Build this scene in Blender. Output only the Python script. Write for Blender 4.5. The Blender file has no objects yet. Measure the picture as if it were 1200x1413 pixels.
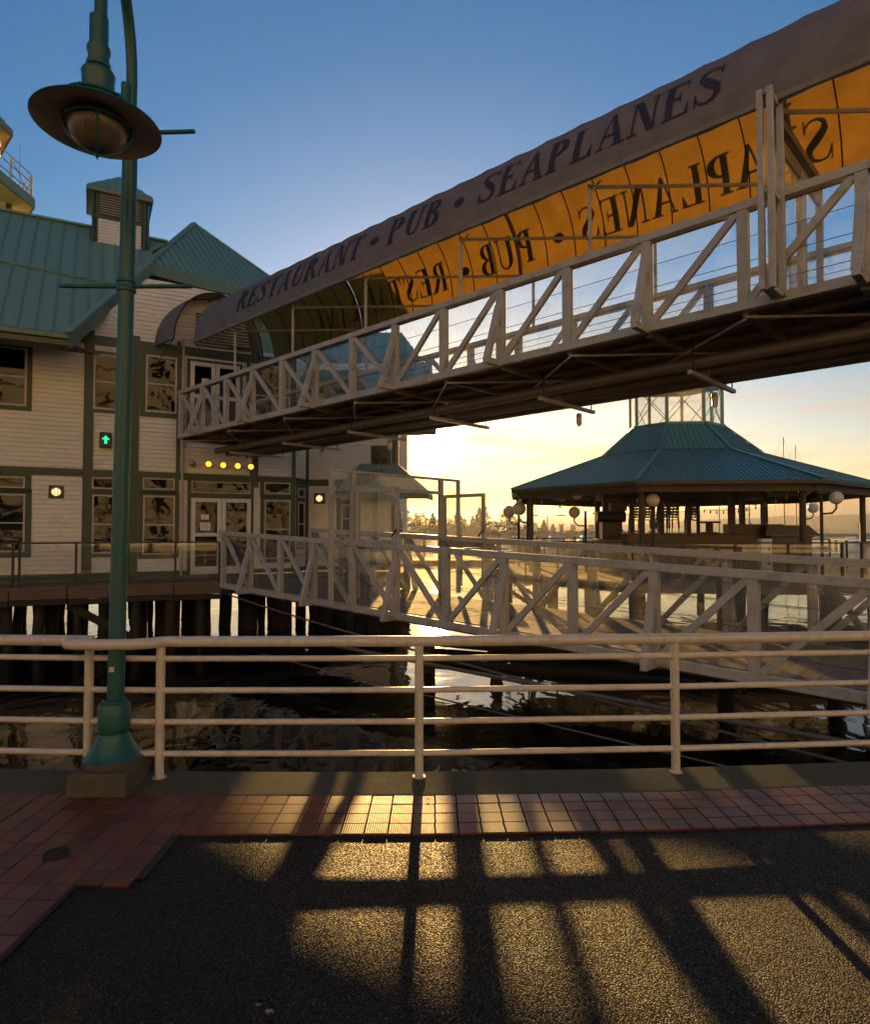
import bpy, bmesh, math, random
from mathutils import Vector, Matrix, noise
random.seed(7)
sin, cos, pi, R = math.sin, math.cos, math.pi, math.radians

# ------------------------------------------------------------------ camera, sky, sun, exposure
SC = bpy.context.scene
COL = SC.collection
F = 900.0                       # focal length in photo pixels
CAMZ = 1.88
PITCH = math.atan(27.5 / F)
cam = bpy.data.cameras.new('camera'); camo = bpy.data.objects.new('camera', cam); COL.objects.link(camo)
cam.sensor_fit = 'VERTICAL'; cam.sensor_height = 36; cam.lens = F / 1413 * 36
cam.clip_start = .05; cam.clip_end = 20000
camo.location = (0, 0, CAMZ); camo.rotation_euler = (pi / 2 + PITCH, 0, 0)
SC.camera = camo
SUN_EL = R(8.32); SUN_AZ = R(0.0)
SUNV = Vector((sin(SUN_AZ) * cos(SUN_EL), cos(SUN_AZ) * cos(SUN_EL), sin(SUN_EL)))
world = bpy.data.worlds.new('World'); SC.world = world; world.use_nodes = True
wn = world.node_tree.nodes; wl = world.node_tree.links
bg = wn['Background']
sky = wn.new('ShaderNodeTexSky'); sky.sky_type = 'NISHITA'; sky.sun_disc = False
sky.sun_elevation = SUN_EL; sky.sun_rotation = SUN_AZ
sky.air_density = 1.15; sky.dust_density = .4; sky.ozone_density = 3.2; sky.altitude = 0
SKY_STRENGTH = .072
bg.inputs[1].default_value = SKY_STRENGTH
def wnode(t, **k):
    n = wn.new(t)
    for a, b in k.items(): setattr(n, a, b)
    return n
tc = wnode('ShaderNodeTexCoord')
dot = wnode('ShaderNodeVectorMath', operation='DOT_PRODUCT'); wl.new(tc.outputs['Generated'], dot.inputs[0]); dot.inputs[1].default_value = SUNV
mx = wnode('ShaderNodeMath', operation='MAXIMUM'); wl.new(dot.outputs['Value'], mx.inputs[0]); mx.inputs[1].default_value = 0
def lobe(power, color, strength):
    a = wnode('ShaderNodeMath', operation='POWER'); wl.new(mx.outputs[0], a.inputs[0]); a.inputs[1].default_value = power
    c = wnode('ShaderNodeVectorMath', operation='SCALE'); c.inputs[0].default_value = color
    m = wnode('ShaderNodeMath', operation='MULTIPLY'); wl.new(a.outputs[0], m.inputs[0]); m.inputs[1].default_value = strength
    wl.new(m.outputs[0], c.inputs['Scale']); return c.outputs[0]
def vadd(a, b):
    n = wnode('ShaderNodeVectorMath', operation='ADD'); wl.new(a, n.inputs[0]); wl.new(b, n.inputs[1]); return n.outputs[0]
# thin streaky clouds low over the water, tinted by the low sun
sep = wnode('ShaderNodeSeparateXYZ'); wl.new(tc.outputs['Generated'], sep.inputs[0])
mp = wnode('ShaderNodeMapping'); wl.new(tc.outputs['Generated'], mp.inputs[0]); mp.inputs['Scale'].default_value = (2.2, 2.2, 24)
cn = wnode('ShaderNodeTexNoise'); wl.new(mp.outputs[0], cn.inputs['Vector']); cn.inputs['Scale'].default_value = 1.7; cn.inputs['Detail'].default_value = 6; cn.inputs['Roughness'].default_value = .55; cn.inputs['Distortion'].default_value = .35
cr = wnode('ShaderNodeMapRange'); wl.new(cn.outputs[0], cr.inputs[0]); cr.inputs[1].default_value = .44; cr.inputs[2].default_value = .72
ce = wnode('ShaderNodeMapRange'); wl.new(sep.outputs[2], ce.inputs[0]); ce.inputs[1].default_value = .36; ce.inputs[2].default_value = .05
cm = wnode('ShaderNodeMath', operation='MULTIPLY'); wl.new(cr.outputs[0], cm.inputs[0]); wl.new(ce.outputs[0], cm.inputs[1])
cm1 = wnode('ShaderNodeMath', operation='MULTIPLY'); wl.new(ce.outputs[0], cm1.inputs[0]); cm1.inputs[1].default_value = .4
cm2 = wnode('ShaderNodeMath', operation='MULTIPLY_ADD'); wl.new(cm.outputs[0], cm2.inputs[0]); cm2.inputs[1].default_value = .8; wl.new(cm1.outputs[0], cm2.inputs[2])
cmix = wnode('ShaderNodeMix', data_type='RGBA'); wl.new(cm2.outputs[0], cmix.inputs[0]); wl.new(sky.outputs[0], cmix.inputs[6])
cmix.inputs[7].default_value = (3.5, 2.6, 2.1, 1)
hsv = wnode('ShaderNodeHueSaturation'); hsv.inputs['Saturation'].default_value = 1.5; wl.new(cmix.outputs[2], hsv.inputs['Color'])
glow = vadd(hsv.outputs[0], lobe(60, (1, .5, .16), .5))
glow = vadd(glow, lobe(160, (1, .58, .16), 1.4))
glow = vadd(glow, lobe(1100, (1, .72, .32), 16))
glow = vadd(glow, lobe(14000, (1, .86, .6), 1500))
wl.new(glow, bg.inputs[0])
sun = bpy.data.lights.new('sun', 'SUN'); suno = bpy.data.objects.new('sun', sun); COL.objects.link(suno)
sun.energy = 5.0; sun.angle = R(.55); sun.color = (1, .57, .19)
suno.rotation_euler = SUNV.to_track_quat('Z', 'Y').to_euler(); suno.location = (0, 0, 60)
SC.view_settings.view_transform = 'Standard'; SC.view_settings.look = 'None'; SC.view_settings.gamma = 1
SC.view_settings.exposure = 1.15; SC.view_settings.use_curve_mapping = False
SC.render.engine = 'CYCLES'; SC.cycles.use_denoising = True
SC.cycles.max_bounces = 6; SC.cycles.transparent_max_bounces = 24; SC.cycles.caustics_reflective = False; SC.cycles.caustics_refractive = False
SC.cycles.sample_clamp_indirect = 6

# ------------------------------------------------------------------ pixel helpers (direction only; depth comes from planes)
def ray(x, y):
    u = (x - 600) / F; v = (706.5 - y) / F
    d = Vector((u, cos(PITCH) - v * sin(PITCH), sin(PITCH) + v * cos(PITCH)))
    return d / d.y
CAM = Vector((0, 0, CAMZ))
def at(x, y, Y): return CAM + ray(x, y) * Y
def on_z(x, y, z):
    r = ray(x, y); return CAM + r * ((z - CAMZ) / r.z)
def on_plane(x, y, p, n):
    r = ray(x, y); return CAM + r * ((p - CAM).dot(n) / r.dot(n))

# ------------------------------------------------------------------ materials
MATS = {}
def nodes_of(name):
    m = bpy.data.materials.new(name); m.use_nodes = True
    return m, m.node_tree.nodes, m.node_tree.links, m.node_tree.nodes['Principled BSDF']
def mat(name, col, rough=.6, metal=0, var=.18, scale=6, bump=.0, bscale=60, dirt=None, dscale=2.5, damt=.5, spec=.5, stretch=(1, 1, 1)):
    if name in MATS: return MATS[name]
    m, n, l, b = nodes_of(name)
    tc = n.new('ShaderNodeTexCoord'); mp = n.new('ShaderNodeMapping'); mp.inputs['Scale'].default_value = stretch
    l.new(tc.outputs['Object'], mp.inputs[0])
    nz = n.new('ShaderNodeTexNoise'); nz.inputs['Scale'].default_value = scale; nz.inputs['Detail'].default_value = 8; nz.inputs['Roughness'].default_value = .65
    l.new(mp.outputs[0], nz.inputs['Vector'])
    rr = n.new('ShaderNodeMapRange'); l.new(nz.outputs[0], rr.inputs[0]); rr.inputs[1].default_value = .25; rr.inputs[2].default_value = .75
    mix = n.new('ShaderNodeMix'); mix.data_type = 'RGBA'; l.new(rr.outputs[0], mix.inputs[0])
    mix.inputs[6].default_value = (*[c * (1 - var) for c in col], 1); mix.inputs[7].default_value = (*[min(1, c * (1 + var)) for c in col], 1)
    out = mix.outputs[2]
    if dirt:
        dn = n.new('ShaderNodeTexNoise'); dn.inputs['Scale'].default_value = dscale; dn.inputs['Detail'].default_value = 10; dn.inputs['Roughness'].default_value = .7
        l.new(mp.outputs[0], dn.inputs['Vector'])
        dr = n.new('ShaderNodeMapRange'); l.new(dn.outputs[0], dr.inputs[0]); dr.inputs[1].default_value = .5; dr.inputs[2].default_value = .72; dr.inputs[4].default_value = damt
        dm = n.new('ShaderNodeMix'); dm.data_type = 'RGBA'; l.new(dr.outputs[0], dm.inputs[0]); l.new(out, dm.inputs[6]); dm.inputs[7].default_value = (*dirt, 1)
        out = dm.outputs[2]
    l.new(out, b.inputs['Base Color'])
    b.inputs['Roughness'].default_value = rough; b.inputs['Metallic'].default_value = metal; b.inputs['Specular IOR Level'].default_value = spec
    rv = n.new('ShaderNodeMapRange'); l.new(nz.outputs[0], rv.inputs[0]); rv.inputs[3].default_value = max(.02, rough - .12); rv.inputs[4].default_value = min(1, rough + .12)
    l.new(rv.outputs[0], b.inputs['Roughness'])
    if bump:
        bn = n.new('ShaderNodeTexNoise'); bn.inputs['Scale'].default_value = bscale; bn.inputs['Detail'].default_value = 4; l.new(mp.outputs[0], bn.inputs['Vector'])
        bu = n.new('ShaderNodeBump'); bu.inputs['Strength'].default_value = bump; bu.inputs['Distance'].default_value = .01
        l.new(bn.outputs[0], bu.inputs['Height']); l.new(bu.outputs[0], b.inputs['Normal'])
    MATS[name] = m; return m
def emit(name, col, s, base=(.6, .6, .6)):
    m, n, l, b = nodes_of(name)
    b.inputs['Base Color'].default_value = (*base, 1); b.inputs['Emission Color'].default_value = (*col, 1); b.inputs['Emission Strength'].default_value = s
    MATS[name] = m; return m
def glass(name, tint, dust, refl=1.0, dustcol=(.6, .58, .52), dscale=14, warp=0):
    m, n, l, b = nodes_of(name); n.remove(b); out = n['Material Output']
    tr = n.new('ShaderNodeBsdfTransparent'); tr.inputs[0].default_value = (*tint, 1)
    gl = n.new('ShaderNodeBsdfGlossy'); gl.inputs['Roughness'].default_value = .015; gl.inputs[0].default_value = (refl, refl, refl, 1)
    lw = n.new('ShaderNodeLayerWeight'); lw.inputs[0].default_value = .5
    p5 = n.new('ShaderNodeMath'); p5.operation = 'POWER'; l.new(lw.outputs['Facing'], p5.inputs[0]); p5.inputs[1].default_value = 5
    fr = n.new('ShaderNodeMath'); fr.operation = 'MULTIPLY_ADD'; l.new(p5.outputs[0], fr.inputs[0]); fr.inputs[1].default_value = .92; fr.inputs[2].default_value = .08
    m1 = n.new('ShaderNodeMixShader'); l.new(fr.outputs[0], m1.inputs[0]); l.new(tr.outputs[0], m1.inputs[1]); l.new(gl.outputs[0], m1.inputs[2])
    if warp:
        wt = n.new('ShaderNodeTexCoord'); wz = n.new('ShaderNodeTexNoise'); wz.inputs['Scale'].default_value = 1.5; wz.inputs['Detail'].default_value = 1.5; wz.inputs['Distortion'].default_value = .8
        l.new(wt.outputs['Object'], wz.inputs['Vector']); wb = n.new('ShaderNodeBump'); wb.inputs['Strength'].default_value = 1; wb.inputs['Distance'].default_value = warp
        l.new(wz.outputs[0], wb.inputs['Height']); l.new(wb.outputs[0], gl.inputs['Normal'])
    tl = n.new('ShaderNodeBsdfTranslucent'); tl.inputs[0].default_value = (*dustcol, 1)
    df = n.new('ShaderNodeBsdfDiffuse'); df.inputs[0].default_value = (*dustcol, 1)
    md = n.new('ShaderNodeMixShader'); md.inputs[0].default_value = .6; l.new(df.outputs[0], md.inputs[1]); l.new(tl.outputs[0], md.inputs[2])
    tc = n.new('ShaderNodeTexCoord'); nz = n.new('ShaderNodeTexNoise'); nz.inputs['Scale'].default_value = dscale; nz.inputs['Detail'].default_value = 12; nz.inputs['Roughness'].default_value = .75
    l.new(tc.outputs['Object'], nz.inputs['Vector'])
    mr = n.new('ShaderNodeMapRange'); l.new(nz.outputs[0], mr.inputs[0]); mr.inputs[1].default_value = .4; mr.inputs[2].default_value = .75; mr.inputs[3].default_value = dust * .35; mr.inputs[4].default_value = dust * 1.8
    m2 = n.new('ShaderNodeMixShader'); l.new(mr.outputs[0], m2.inputs[0]); l.new(m1.outputs[0], m2.inputs[1]); l.new(md.outputs[0], m2.inputs[2])
    l.new(m2.outputs[0], out.inputs[0]); MATS[name] = m; return m

M_rail = mat('beige_rail_paint', (.55, .50, .435), .42, 0, .08, 14, .12, 220, (.25, .15, .08), 13, .5)
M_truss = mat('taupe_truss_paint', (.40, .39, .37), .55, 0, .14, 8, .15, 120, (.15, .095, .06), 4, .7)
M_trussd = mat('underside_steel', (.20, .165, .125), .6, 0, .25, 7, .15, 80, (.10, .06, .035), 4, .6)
M_deckw = mat('weathered_plank', (.20, .125, .075), .75, 0, .3, 5, .4, 60, (.10, .07, .05), 3, .5, stretch=(1, 6, 6))
M_lamp = mat('teal_lamp_paint', (.007, .085, .08), .42, 0, .2, 12, .12, 160, (.05, .06, .05), 11, .35)
M_lampin = mat('lamp_reflector', (.84, .79, .72), .6, 0, .15, 14, .1, 60)
M_conc = mat('mossy_concrete', (.062, .058, .036), .85, 0, .3, 9, .5, 90, (.06, .072, .018), 2.6, .8)
M_plinth = mat('old_concrete_plinth', (.075, .068, .052), .9, 0, .3, 12, .6, 70, (.06, .065, .03), 5, .6)
M_mortar = mat('tile_mortar', (.03, .022, .018), .95, 0, .3, 30)
M_side = mat('cream_clapboard', (.70, .665, .60), .7, 0, .08, 5, .2, 90, (.30, .25, .19), 2.2, .35, stretch=(1, 1, 3))
M_trim = mat('dark_green_trim', (.035, .058, .028), .5, 0, .18, 8, .1, 90)
M_fasc = mat('pale_green_fascia', (.135, .20, .135), .55, 0, .12, 6, .1, 80, (.08, .11, .07), 4, .4)
M_roof = mat('green_metal_roof', (.165, .275, .205), .5, 0, .16, 3, .08, 40, (.10, .13, .08), 3, .45)
M_roofp = mat('teal_metal_roof', (.075, .22, .21), .4, .0, .14, 4, .06, 40, (.05, .10, .09), 5, .4)
M_wframe = mat('window_frame_paint', (.42, .37, .31), .5, 0, .1, 9)
M_white = mat('white_door_paint', (.60, .61, .61), .4, 0, .06, 9)
M_black = mat('black_metal', (.012, .012, .012), .45, 0, .3, 9)
M_dark = mat('dark_interior', (.012, .010, .008), .9)
M_soff = mat('soffit_boards', (.13, .10, .07), .8, 0, .2, 6, .1, 40)
M_pile = mat('wet_timber_pile', (.022, .017, .013), .8, 0, .4, 6, .6, 30, (.02, .028, .012), 3, .6, stretch=(2, 2, .6))
M_fascb = mat('deck_edge_timber', (.12, .09, .065), .85, 0, .3, 4, .5, 40, (.05, .04, .03), 3, .5, stretch=(.6, .6, 4))
M_pavw = mat('pavilion_timber', (.055, .038, .024), .6, 0, .25, 7)
M_bar = mat('bar_counter_wood', (.10, .058, .030), .55, 0, .3, 5, stretch=(1, 1, 5))
M_globe = mat('globe_lamp_glass', (.72, .64, .58), .3, 0, .05, 10)
M_paper = mat('notice_paper', (.75, .72, .70), .8)
M_ink = mat('printed_ink', (.22, .21, .24), .8)
M_text = mat('canopy_lettering', (.022, .020, .030), .75, 0, .12, 10)
M_cable = mat('dark_cable', (.02, .018, .016), .6)
M_steel = mat('galvanised_steel', (.30, .28, .25), .4, .7, .2, 9)
M_pipe = mat('service_pipe', (.13, .11, .09), .5, .2, .2, 6, .1, 40, (.10, .05, .025), 4, .5)
M_glass = glass('dusty_guard_glass', (.90, .93, .93), .10)
M_glassl = glass('salt_stained_glass', (.93, .94, .90), .13, dustcol=(.62, .56, .42), dscale=7)
M_glassp = glass('pavilion_glass', (.86, .88, .86), .08)
M_pane = glass('window_glass', (.20, .22, .22), .01, .36, warp=.006)
M_chair = mat('dark_chair_plastic', (.018, .017, .016), .5)
M_hullw = mat('white_hull', (.60, .60, .60), .35, 0, .05, 5)
M_hullb = mat('blue_hull', (.06, .12, .22), .35)
M_orange = mat('orange_buoy', (.75, .14, .03), .5)
M_yel = emit('amber_lamp', (1, .36, .02), 1.6, (.8, .5, .1))
M_grn = emit('green_signal', (.02, 1, .45), .6, (.02, .3, .15))
M_bulk = emit('bulkhead_glow', (1, .70, .30), .62, (.8, .7, .5))
M_bulb = mat('clear_bulb', (.5, .45, .35), .2)
M_leaf = mat('far_foliage', (.045, .055, .025), .9, 0, .35, 2)
M_bark = mat('bark', (.06, .045, .03), .9, 0, .3, 8)

def mk_tile():
    m, n, l, b = nodes_of('red_paving_tile')
    oi = n.new('ShaderNodeObjectInfo'); tc = n.new('ShaderNodeTexCoord')
    nz = n.new('ShaderNodeTexNoise'); nz.inputs['Scale'].default_value = 9; nz.inputs['Detail'].default_value = 9; l.new(tc.outputs['Object'], nz.inputs['Vector'])
    av = n.new('ShaderNodeVectorMath'); av.operation = 'ADD'; l.new(tc.outputs['Object'], av.inputs[0]); l.new(oi.outputs['Location'], av.inputs[1]); l.new(av.outputs[0], nz.inputs['Vector'])
    ad = n.new('ShaderNodeMath'); ad.operation = 'ADD'; l.new(nz.outputs[0], ad.inputs[0]); l.new(oi.outputs['Random'], ad.inputs[1])
    cr = n.new('ShaderNodeValToRGB'); l.new(ad.outputs[0], cr.inputs[0])
    e = cr.color_ramp.elements; e[0].position = .35; e[0].color = (.058, .014, .008, 1); e[1].position = 1.4 / 1.6; e[1].color = (.135, .040, .019, 1)
    k = cr.color_ramp.elements.new(.6); k.color = (.092, .024, .012, 1)
    l.new(cr.outputs[0], b.inputs['Base Color']); b.inputs['Roughness'].default_value = .29
    wv = n.new('ShaderNodeTexWave'); wv.bands_direction = 'X'; wv.inputs['Scale'].default_value = 22; l.new(tc.outputs['Object'], wv.inputs['Vector'])
    bu = n.new('ShaderNodeBump'); bu.inputs['Strength'].default_value = .35; bu.inputs['Distance'].default_value = .004; l.new(wv.outputs[1], bu.inputs['Height'])
    b2 = n.new('ShaderNodeBump'); b2.inputs['Strength'].default_value = .3; b2.inputs['Distance'].default_value = .003; l.new(nz.outputs[0], b2.inputs['Height']); l.new(bu.outputs[0], b2.inputs['Normal'])
    l.new(b2.outputs[0], b.inputs['Normal']); return m
M_tile = mk_tile()
def mk_agg():
    m, n, l, b = nodes_of('exposed_aggregate'); tc = n.new('ShaderNodeTexCoord')
    v = n.new('ShaderNodeTexVoronoi'); v.inputs['Scale'].default_value = 115; l.new(tc.outputs['Object'], v.inputs['Vector'])
    cr = n.new('ShaderNodeValToRGB'); sx = n.new('ShaderNodeSeparateXYZ'); l.new(v.outputs['Color'], sx.inputs[0]); l.new(sx.outputs[0], cr.inputs[0])
    e = cr.color_ramp.elements; e[0].color = (.009, .0085, .008, 1); e[1].color = (.16, .14, .115, 1); e[1].position = 1
    for p, c in ((.35, (.013, .012, .011, 1)), (.62, (.020, .018, .015, 1)), (.82, (.034, .028, .021, 1)), (.94, (.06, .05, .038, 1))):
        k = cr.color_ramp.elements.new(p); k.color = c
    inv = n.new('ShaderNodeMapRange'); l.new(v.outputs['Distance'], inv.inputs[0]); inv.inputs[1].default_value = .0; inv.inputs[2].default_value = .62; inv.inputs[3].default_value = 1; inv.inputs[4].default_value = 0
    # mortar between the pebbles
    mm = n.new('ShaderNodeMapRange'); l.new(v.outputs['Distance'], mm.inputs[0]); mm.inputs[1].default_value = .46; mm.inputs[2].default_value = .62
    mx = n.new('ShaderNodeMix'); mx.data_type = 'RGBA'; l.new(mm.outputs[0], mx.inputs[0]); l.new(cr.outputs[0], mx.inputs[6]); mx.inputs[7].default_value = (.006, .0055, .005, 1)
    ln = n.new('ShaderNodeTexNoise'); ln.inputs['Scale'].default_value = 1.6; ln.inputs['Detail'].default_value = 5; l.new(tc.outputs['Object'], ln.inputs['Vector'])
    lr = n.new('ShaderNodeMapRange'); l.new(ln.outputs[0], lr.inputs[0]); lr.inputs[1].default_value = .3; lr.inputs[2].default_value = .7; lr.inputs[3].default_value = .72; lr.inputs[4].default_value = 1.2
    vs = n.new('ShaderNodeVectorMath'); vs.operation = 'SCALE'; l.new(mx.outputs[2], vs.inputs[0]); l.new(lr.outputs[0], vs.inputs['Scale'])
    l.new(vs.outputs[0], b.inputs['Base Color']); b.inputs['Specular IOR Level'].default_value = .22
    rg_ = n.new('ShaderNodeMapRange'); l.new(sx.outputs[2], rg_.inputs[0]); rg_.inputs[3].default_value = .85; rg_.inputs[4].default_value = .38; l.new(rg_.outputs[0], b.inputs['Roughness'])
    sq = n.new('ShaderNodeMath'); sq.operation = 'POWER'; l.new(inv.outputs[0], sq.inputs[0]); sq.inputs[1].default_value = .55
    sm = n.new('ShaderNodeMath'); sm.operation = 'MULTIPLY_ADD'; l.new(sx.outputs[1], sm.inputs[0]); sm.inputs[1].default_value = .9; l.new(sq.outputs[0], sm.inputs[2])
    bu = n.new('ShaderNodeBump'); bu.inputs['Strength'].default_value = 1; bu.inputs['Distance'].default_value = .0075; l.new(sm.outputs[0], bu.inputs['Height']); l.new(bu.outputs[0], b.inputs['Normal'])
    return m
M_agg = mk_agg()
def mk_water():
    m, n, l, b = nodes_of('harbour_water'); tc = n.new('ShaderNodeTexCoord')
    b.inputs['Base Color'].default_value = (.003, .004, .003, 1); b.inputs['Roughness'].default_value = .03; b.inputs['IOR'].default_value = 1.333; b.inputs['Specular IOR Level'].default_value = .6
    mp = n.new('ShaderNodeMapping'); mp.inputs['Scale'].default_value = (1, .55, 1); l.new(tc.outputs['Object'], mp.inputs[0])
    n1 = n.new('ShaderNodeTexNoise'); n1.inputs['Scale'].default_value = 1.3; n1.inputs['Detail'].default_value = 2.5; n1.inputs['Distortion'].default_value = .6; l.new(mp.outputs[0], n1.inputs['Vector'])
    n2 = n.new('ShaderNodeTexNoise'); n2.inputs['Scale'].default_value = .16; n2.inputs['Detail'].default_value = 2; l.new(mp.outputs[0], n2.inputs['Vector'])
    bu = n.new('ShaderNodeBump'); bu.inputs['Strength'].default_value = .24; bu.inputs['Distance'].default_value = .09; l.new(n1.outputs[0], bu.inputs['Height'])
    b2 = n.new('ShaderNodeBump'); b2.inputs['Strength'].default_value = .2; b2.inputs['Distance'].default_value = .5; l.new(n2.outputs[0], b2.inputs['Height']); l.new(bu.outputs[0], b2.inputs['Normal'])
    l.new(b2.outputs[0], b.inputs['Normal']); return m
M_water = mk_water()
def mk_canopy():
    m, n, l, b = nodes_of('canopy_fabric'); n.remove(b); out = n['Material Output']; tc = n.new('ShaderNodeTexCoord')
    nz = n.new('ShaderNodeTexNoise'); nz.inputs['Scale'].default_value = 2.2; nz.inputs['Detail'].default_value = 10; nz.inputs['Roughness'].default_value = .7; l.new(tc.outputs['Object'], nz.inputs['Vector'])
    wv = n.new('ShaderNodeTexNoise'); wv.inputs['Scale'].default_value = 160; wv.inputs['Detail'].default_value = 2; l.new(tc.outputs['Object'], wv.inputs['Vector'])
    def ramp(a, c):
        x = n.new('ShaderNodeMix'); x.data_type = 'RGBA'; r = n.new('ShaderNodeMapRange'); l.new(nz.outputs[0], r.inputs[0]); r.inputs[1].default_value = .3; r.inputs[2].default_value = .7
        l.new(r.outputs[0], x.inputs[0]); x.inputs[6].default_value = (*a, 1); x.inputs[7].default_value = (*c, 1); return x.outputs[2]
    d = n.new('ShaderNodeBsdfDiffuse'); l.new(ramp((.14, .145, .165), (.20, .205, .225)), d.inputs[0])
    t = n.new('ShaderNodeBsdfTranslucent'); l.new(ramp((.44, .21, .016), (.66, .33, .03)), t.inputs[0])
    bu = n.new('ShaderNodeBump'); bu.inputs['Strength'].default_value = .15; bu.inputs['Distance'].default_value = .004; l.new(wv.outputs[0], bu.inputs['Height'])
    l.new(bu.outputs[0], d.inputs['Normal'])
    mx = n.new('ShaderNodeMixShader'); mx.inputs[0].default_value = .20; l.new(d.outputs[0], mx.inputs[1]); l.new(t.outputs[0], mx.inputs[2]); l.new(mx.outputs[0], out.inputs[0])
    return m
M_canopy = mk_canopy()

# ------------------------------------------------------------------ mesh builder and object helpers
class MB:
    def __init__(s): s.v = []; s.f = []
    def add(s, vs, fs):
        k = len(s.v); s.v += [Vector(v) for v in vs]; s.f += [tuple(i + k for i in f) for f in fs]; return s
    def box(s, c, sx, sy, sz, rz=0):
        c = Vector(c); m = Matrix.Rotation(rz, 3, 'Z')
        vs = [c + m @ Vector((x * sx / 2, y * sy / 2, z * sz / 2)) for z in (-1, 1) for y in (-1, 1) for x in (-1, 1)]
        return s.add(vs, [(0, 2, 3, 1), (4, 5, 7, 6), (0, 1, 5, 4), (2, 6, 7, 3), (0, 4, 6, 2), (1, 3, 7, 5)])
    def beam(s, p, q, w, h, up=(0, 0, 1)):
        p, q = Vector(p), Vector(q); d = (q - p).normalized(); up = Vector(up)
        a = d.cross(up)
        if a.length < 1e-4: a = d.cross(Vector((0, 1, 0)))
        a.normalize(); b = a.cross(d).normalized()
        vs = [e + a * (x * w / 2) + b * (y * h / 2) for e in (p, q) for x, y in ((-1, -1), (1, -1), (1, 1), (-1, 1))]
        return s.add(vs, [(0, 3, 2, 1), (4, 5, 6, 7), (0, 1, 5, 4), (1, 2, 6, 5), (2, 3, 7, 6), (3, 0, 4, 7)])
    def tube(s, pts, r, n=10, caps=True):
        pts = [Vector(p) for p in pts]; rs = r if isinstance(r, (list, tuple)) else [r] * len(pts)
        vs = []; fs = []; prev = None
        for i, p in enumerate(pts):
            d = (pts[min(i + 1, len(pts) - 1)] - pts[max(i - 1, 0)]).normalized()
            if prev is None:
                a = d.cross(Vector((0, 0, 1)))
                if a.length < 1e-3: a = d.cross(Vector((0, 1, 0)))
            else: a = prev - d * prev.dot(d)
            a.normalize(); prev = a; b = d.cross(a)
            vs += [p + (a * cos(2 * pi * k / n) + b * sin(2 * pi * k / n)) * rs[i] for k in range(n)]
        for i in range(len(pts) - 1):
            for k in range(n):
                j = (k + 1) % n; fs.append((i * n + k, i * n + j, (i + 1) * n + j, (i + 1) * n + k))
        if caps: fs += [tuple(range(n))[::-1], tuple((len(pts) - 1) * n + k for k in range(n))]
        return s.add(vs, fs)
    def lathe(s, c, prof, n=28, axis=None):
        c = Vector(c); vs = []; fs = []
        m = axis.to_track_quat('Z', 'Y').to_matrix() if axis is not None else Matrix.Identity(3)
        for r, z in prof: vs += [c + m @ Vector((r * cos(2 * pi * k / n), r * sin(2 * pi * k / n), z)) for k in range(n)]
        for i in range(len(prof) - 1):
            for k in range(n):
                j = (k + 1) % n; fs.append((i * n + k, i * n + j, (i + 1) * n + j, (i + 1) * n + k))
        return s.add(vs, fs)
    def sphere(s, c, r, n=16, m=10, sz=1):
        return s.lathe(c, [(max(1e-4, r * sin(pi * i / m)), -r * sz * cos(pi * i / m)) for i in range(m + 1)], n)
    def prism(s, poly, off):
        poly = [Vector(p) for p in poly]; off = Vector(off); n = len(poly)
        return s.add(poly + [p + off for p in poly], [tuple(range(n))[::-1], tuple(range(n, 2 * n))] + [(i, (i + 1) % n, n + (i + 1) % n, n + i) for i in range(n)])
    def face(s, pts): return s.add(pts, [tuple(range(len(pts)))])
ORG = {}
def link(o, parent=None):
    COL.objects.link(o)
    if parent is not None: o.parent = parent; ORG[o.name] = ORG.get(parent.name, Vector())
    return o
def part(parent, name, mb, m, smooth=False, kind=None, label=None, bev=0):
    org = ORG.get(parent.name, Vector()) if parent is not None else Vector()
    me = bpy.data.meshes.new(name); me.from_pydata([v - org for v in mb.v], [], mb.f)
    bm = bmesh.new(); bm.from_mesh(me); bmesh.ops.recalc_face_normals(bm, faces=bm.faces); bm.to_mesh(me); bm.free()
    me.materials.append(m); o = link(bpy.data.objects.new(name, me), parent)
    if smooth:
        me.shade_smooth()
        md = o.modifiers.new('edges', 'EDGE_SPLIT'); md.split_angle = R(38)
    if bev:
        b = o.modifiers.new('bevel', 'BEVEL'); b.width = bev; b.segments = 2; b.limit_method = 'ANGLE'
    if kind: o['kind'] = kind
    if label: o['label'] = label
    return o
def tag(o, label, cat, group=None):
    o['label'] = label; o['category'] = cat
    if group: o['group'] = group
    return o
def thing(name, label, cat, loc, group=None):
    o = bpy.data.objects.new(name, None); o.location = loc; o.empty_display_size = .2; COL.objects.link(o); ORG[o.name] = Vector(loc)
    return tag(o, label, cat, group)
def single(name, mb, m, label, cat, group=None, smooth=False, bev=0):
    return tag(part(None, name, mb, m, smooth, bev=bev), label, cat, group)
def struct(name, mb, m, smooth=False):
    o = part(None, name, mb, m, smooth); o['kind'] = 'structure'; return o
def copy_thing(root, loc, rz=0, scale=None, label=None):
    c = root.copy(); COL.objects.link(c); c.location = loc; c.rotation_euler = (0, 0, rz)
    if scale: c.scale = scale
    if label: c['label'] = label
    for ch in root.children:
        d = ch.copy(); COL.objects.link(d); d.parent = c
        for g in ch.children:
            e = g.copy(); COL.objects.link(e); e.parent = d
    return c

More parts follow.
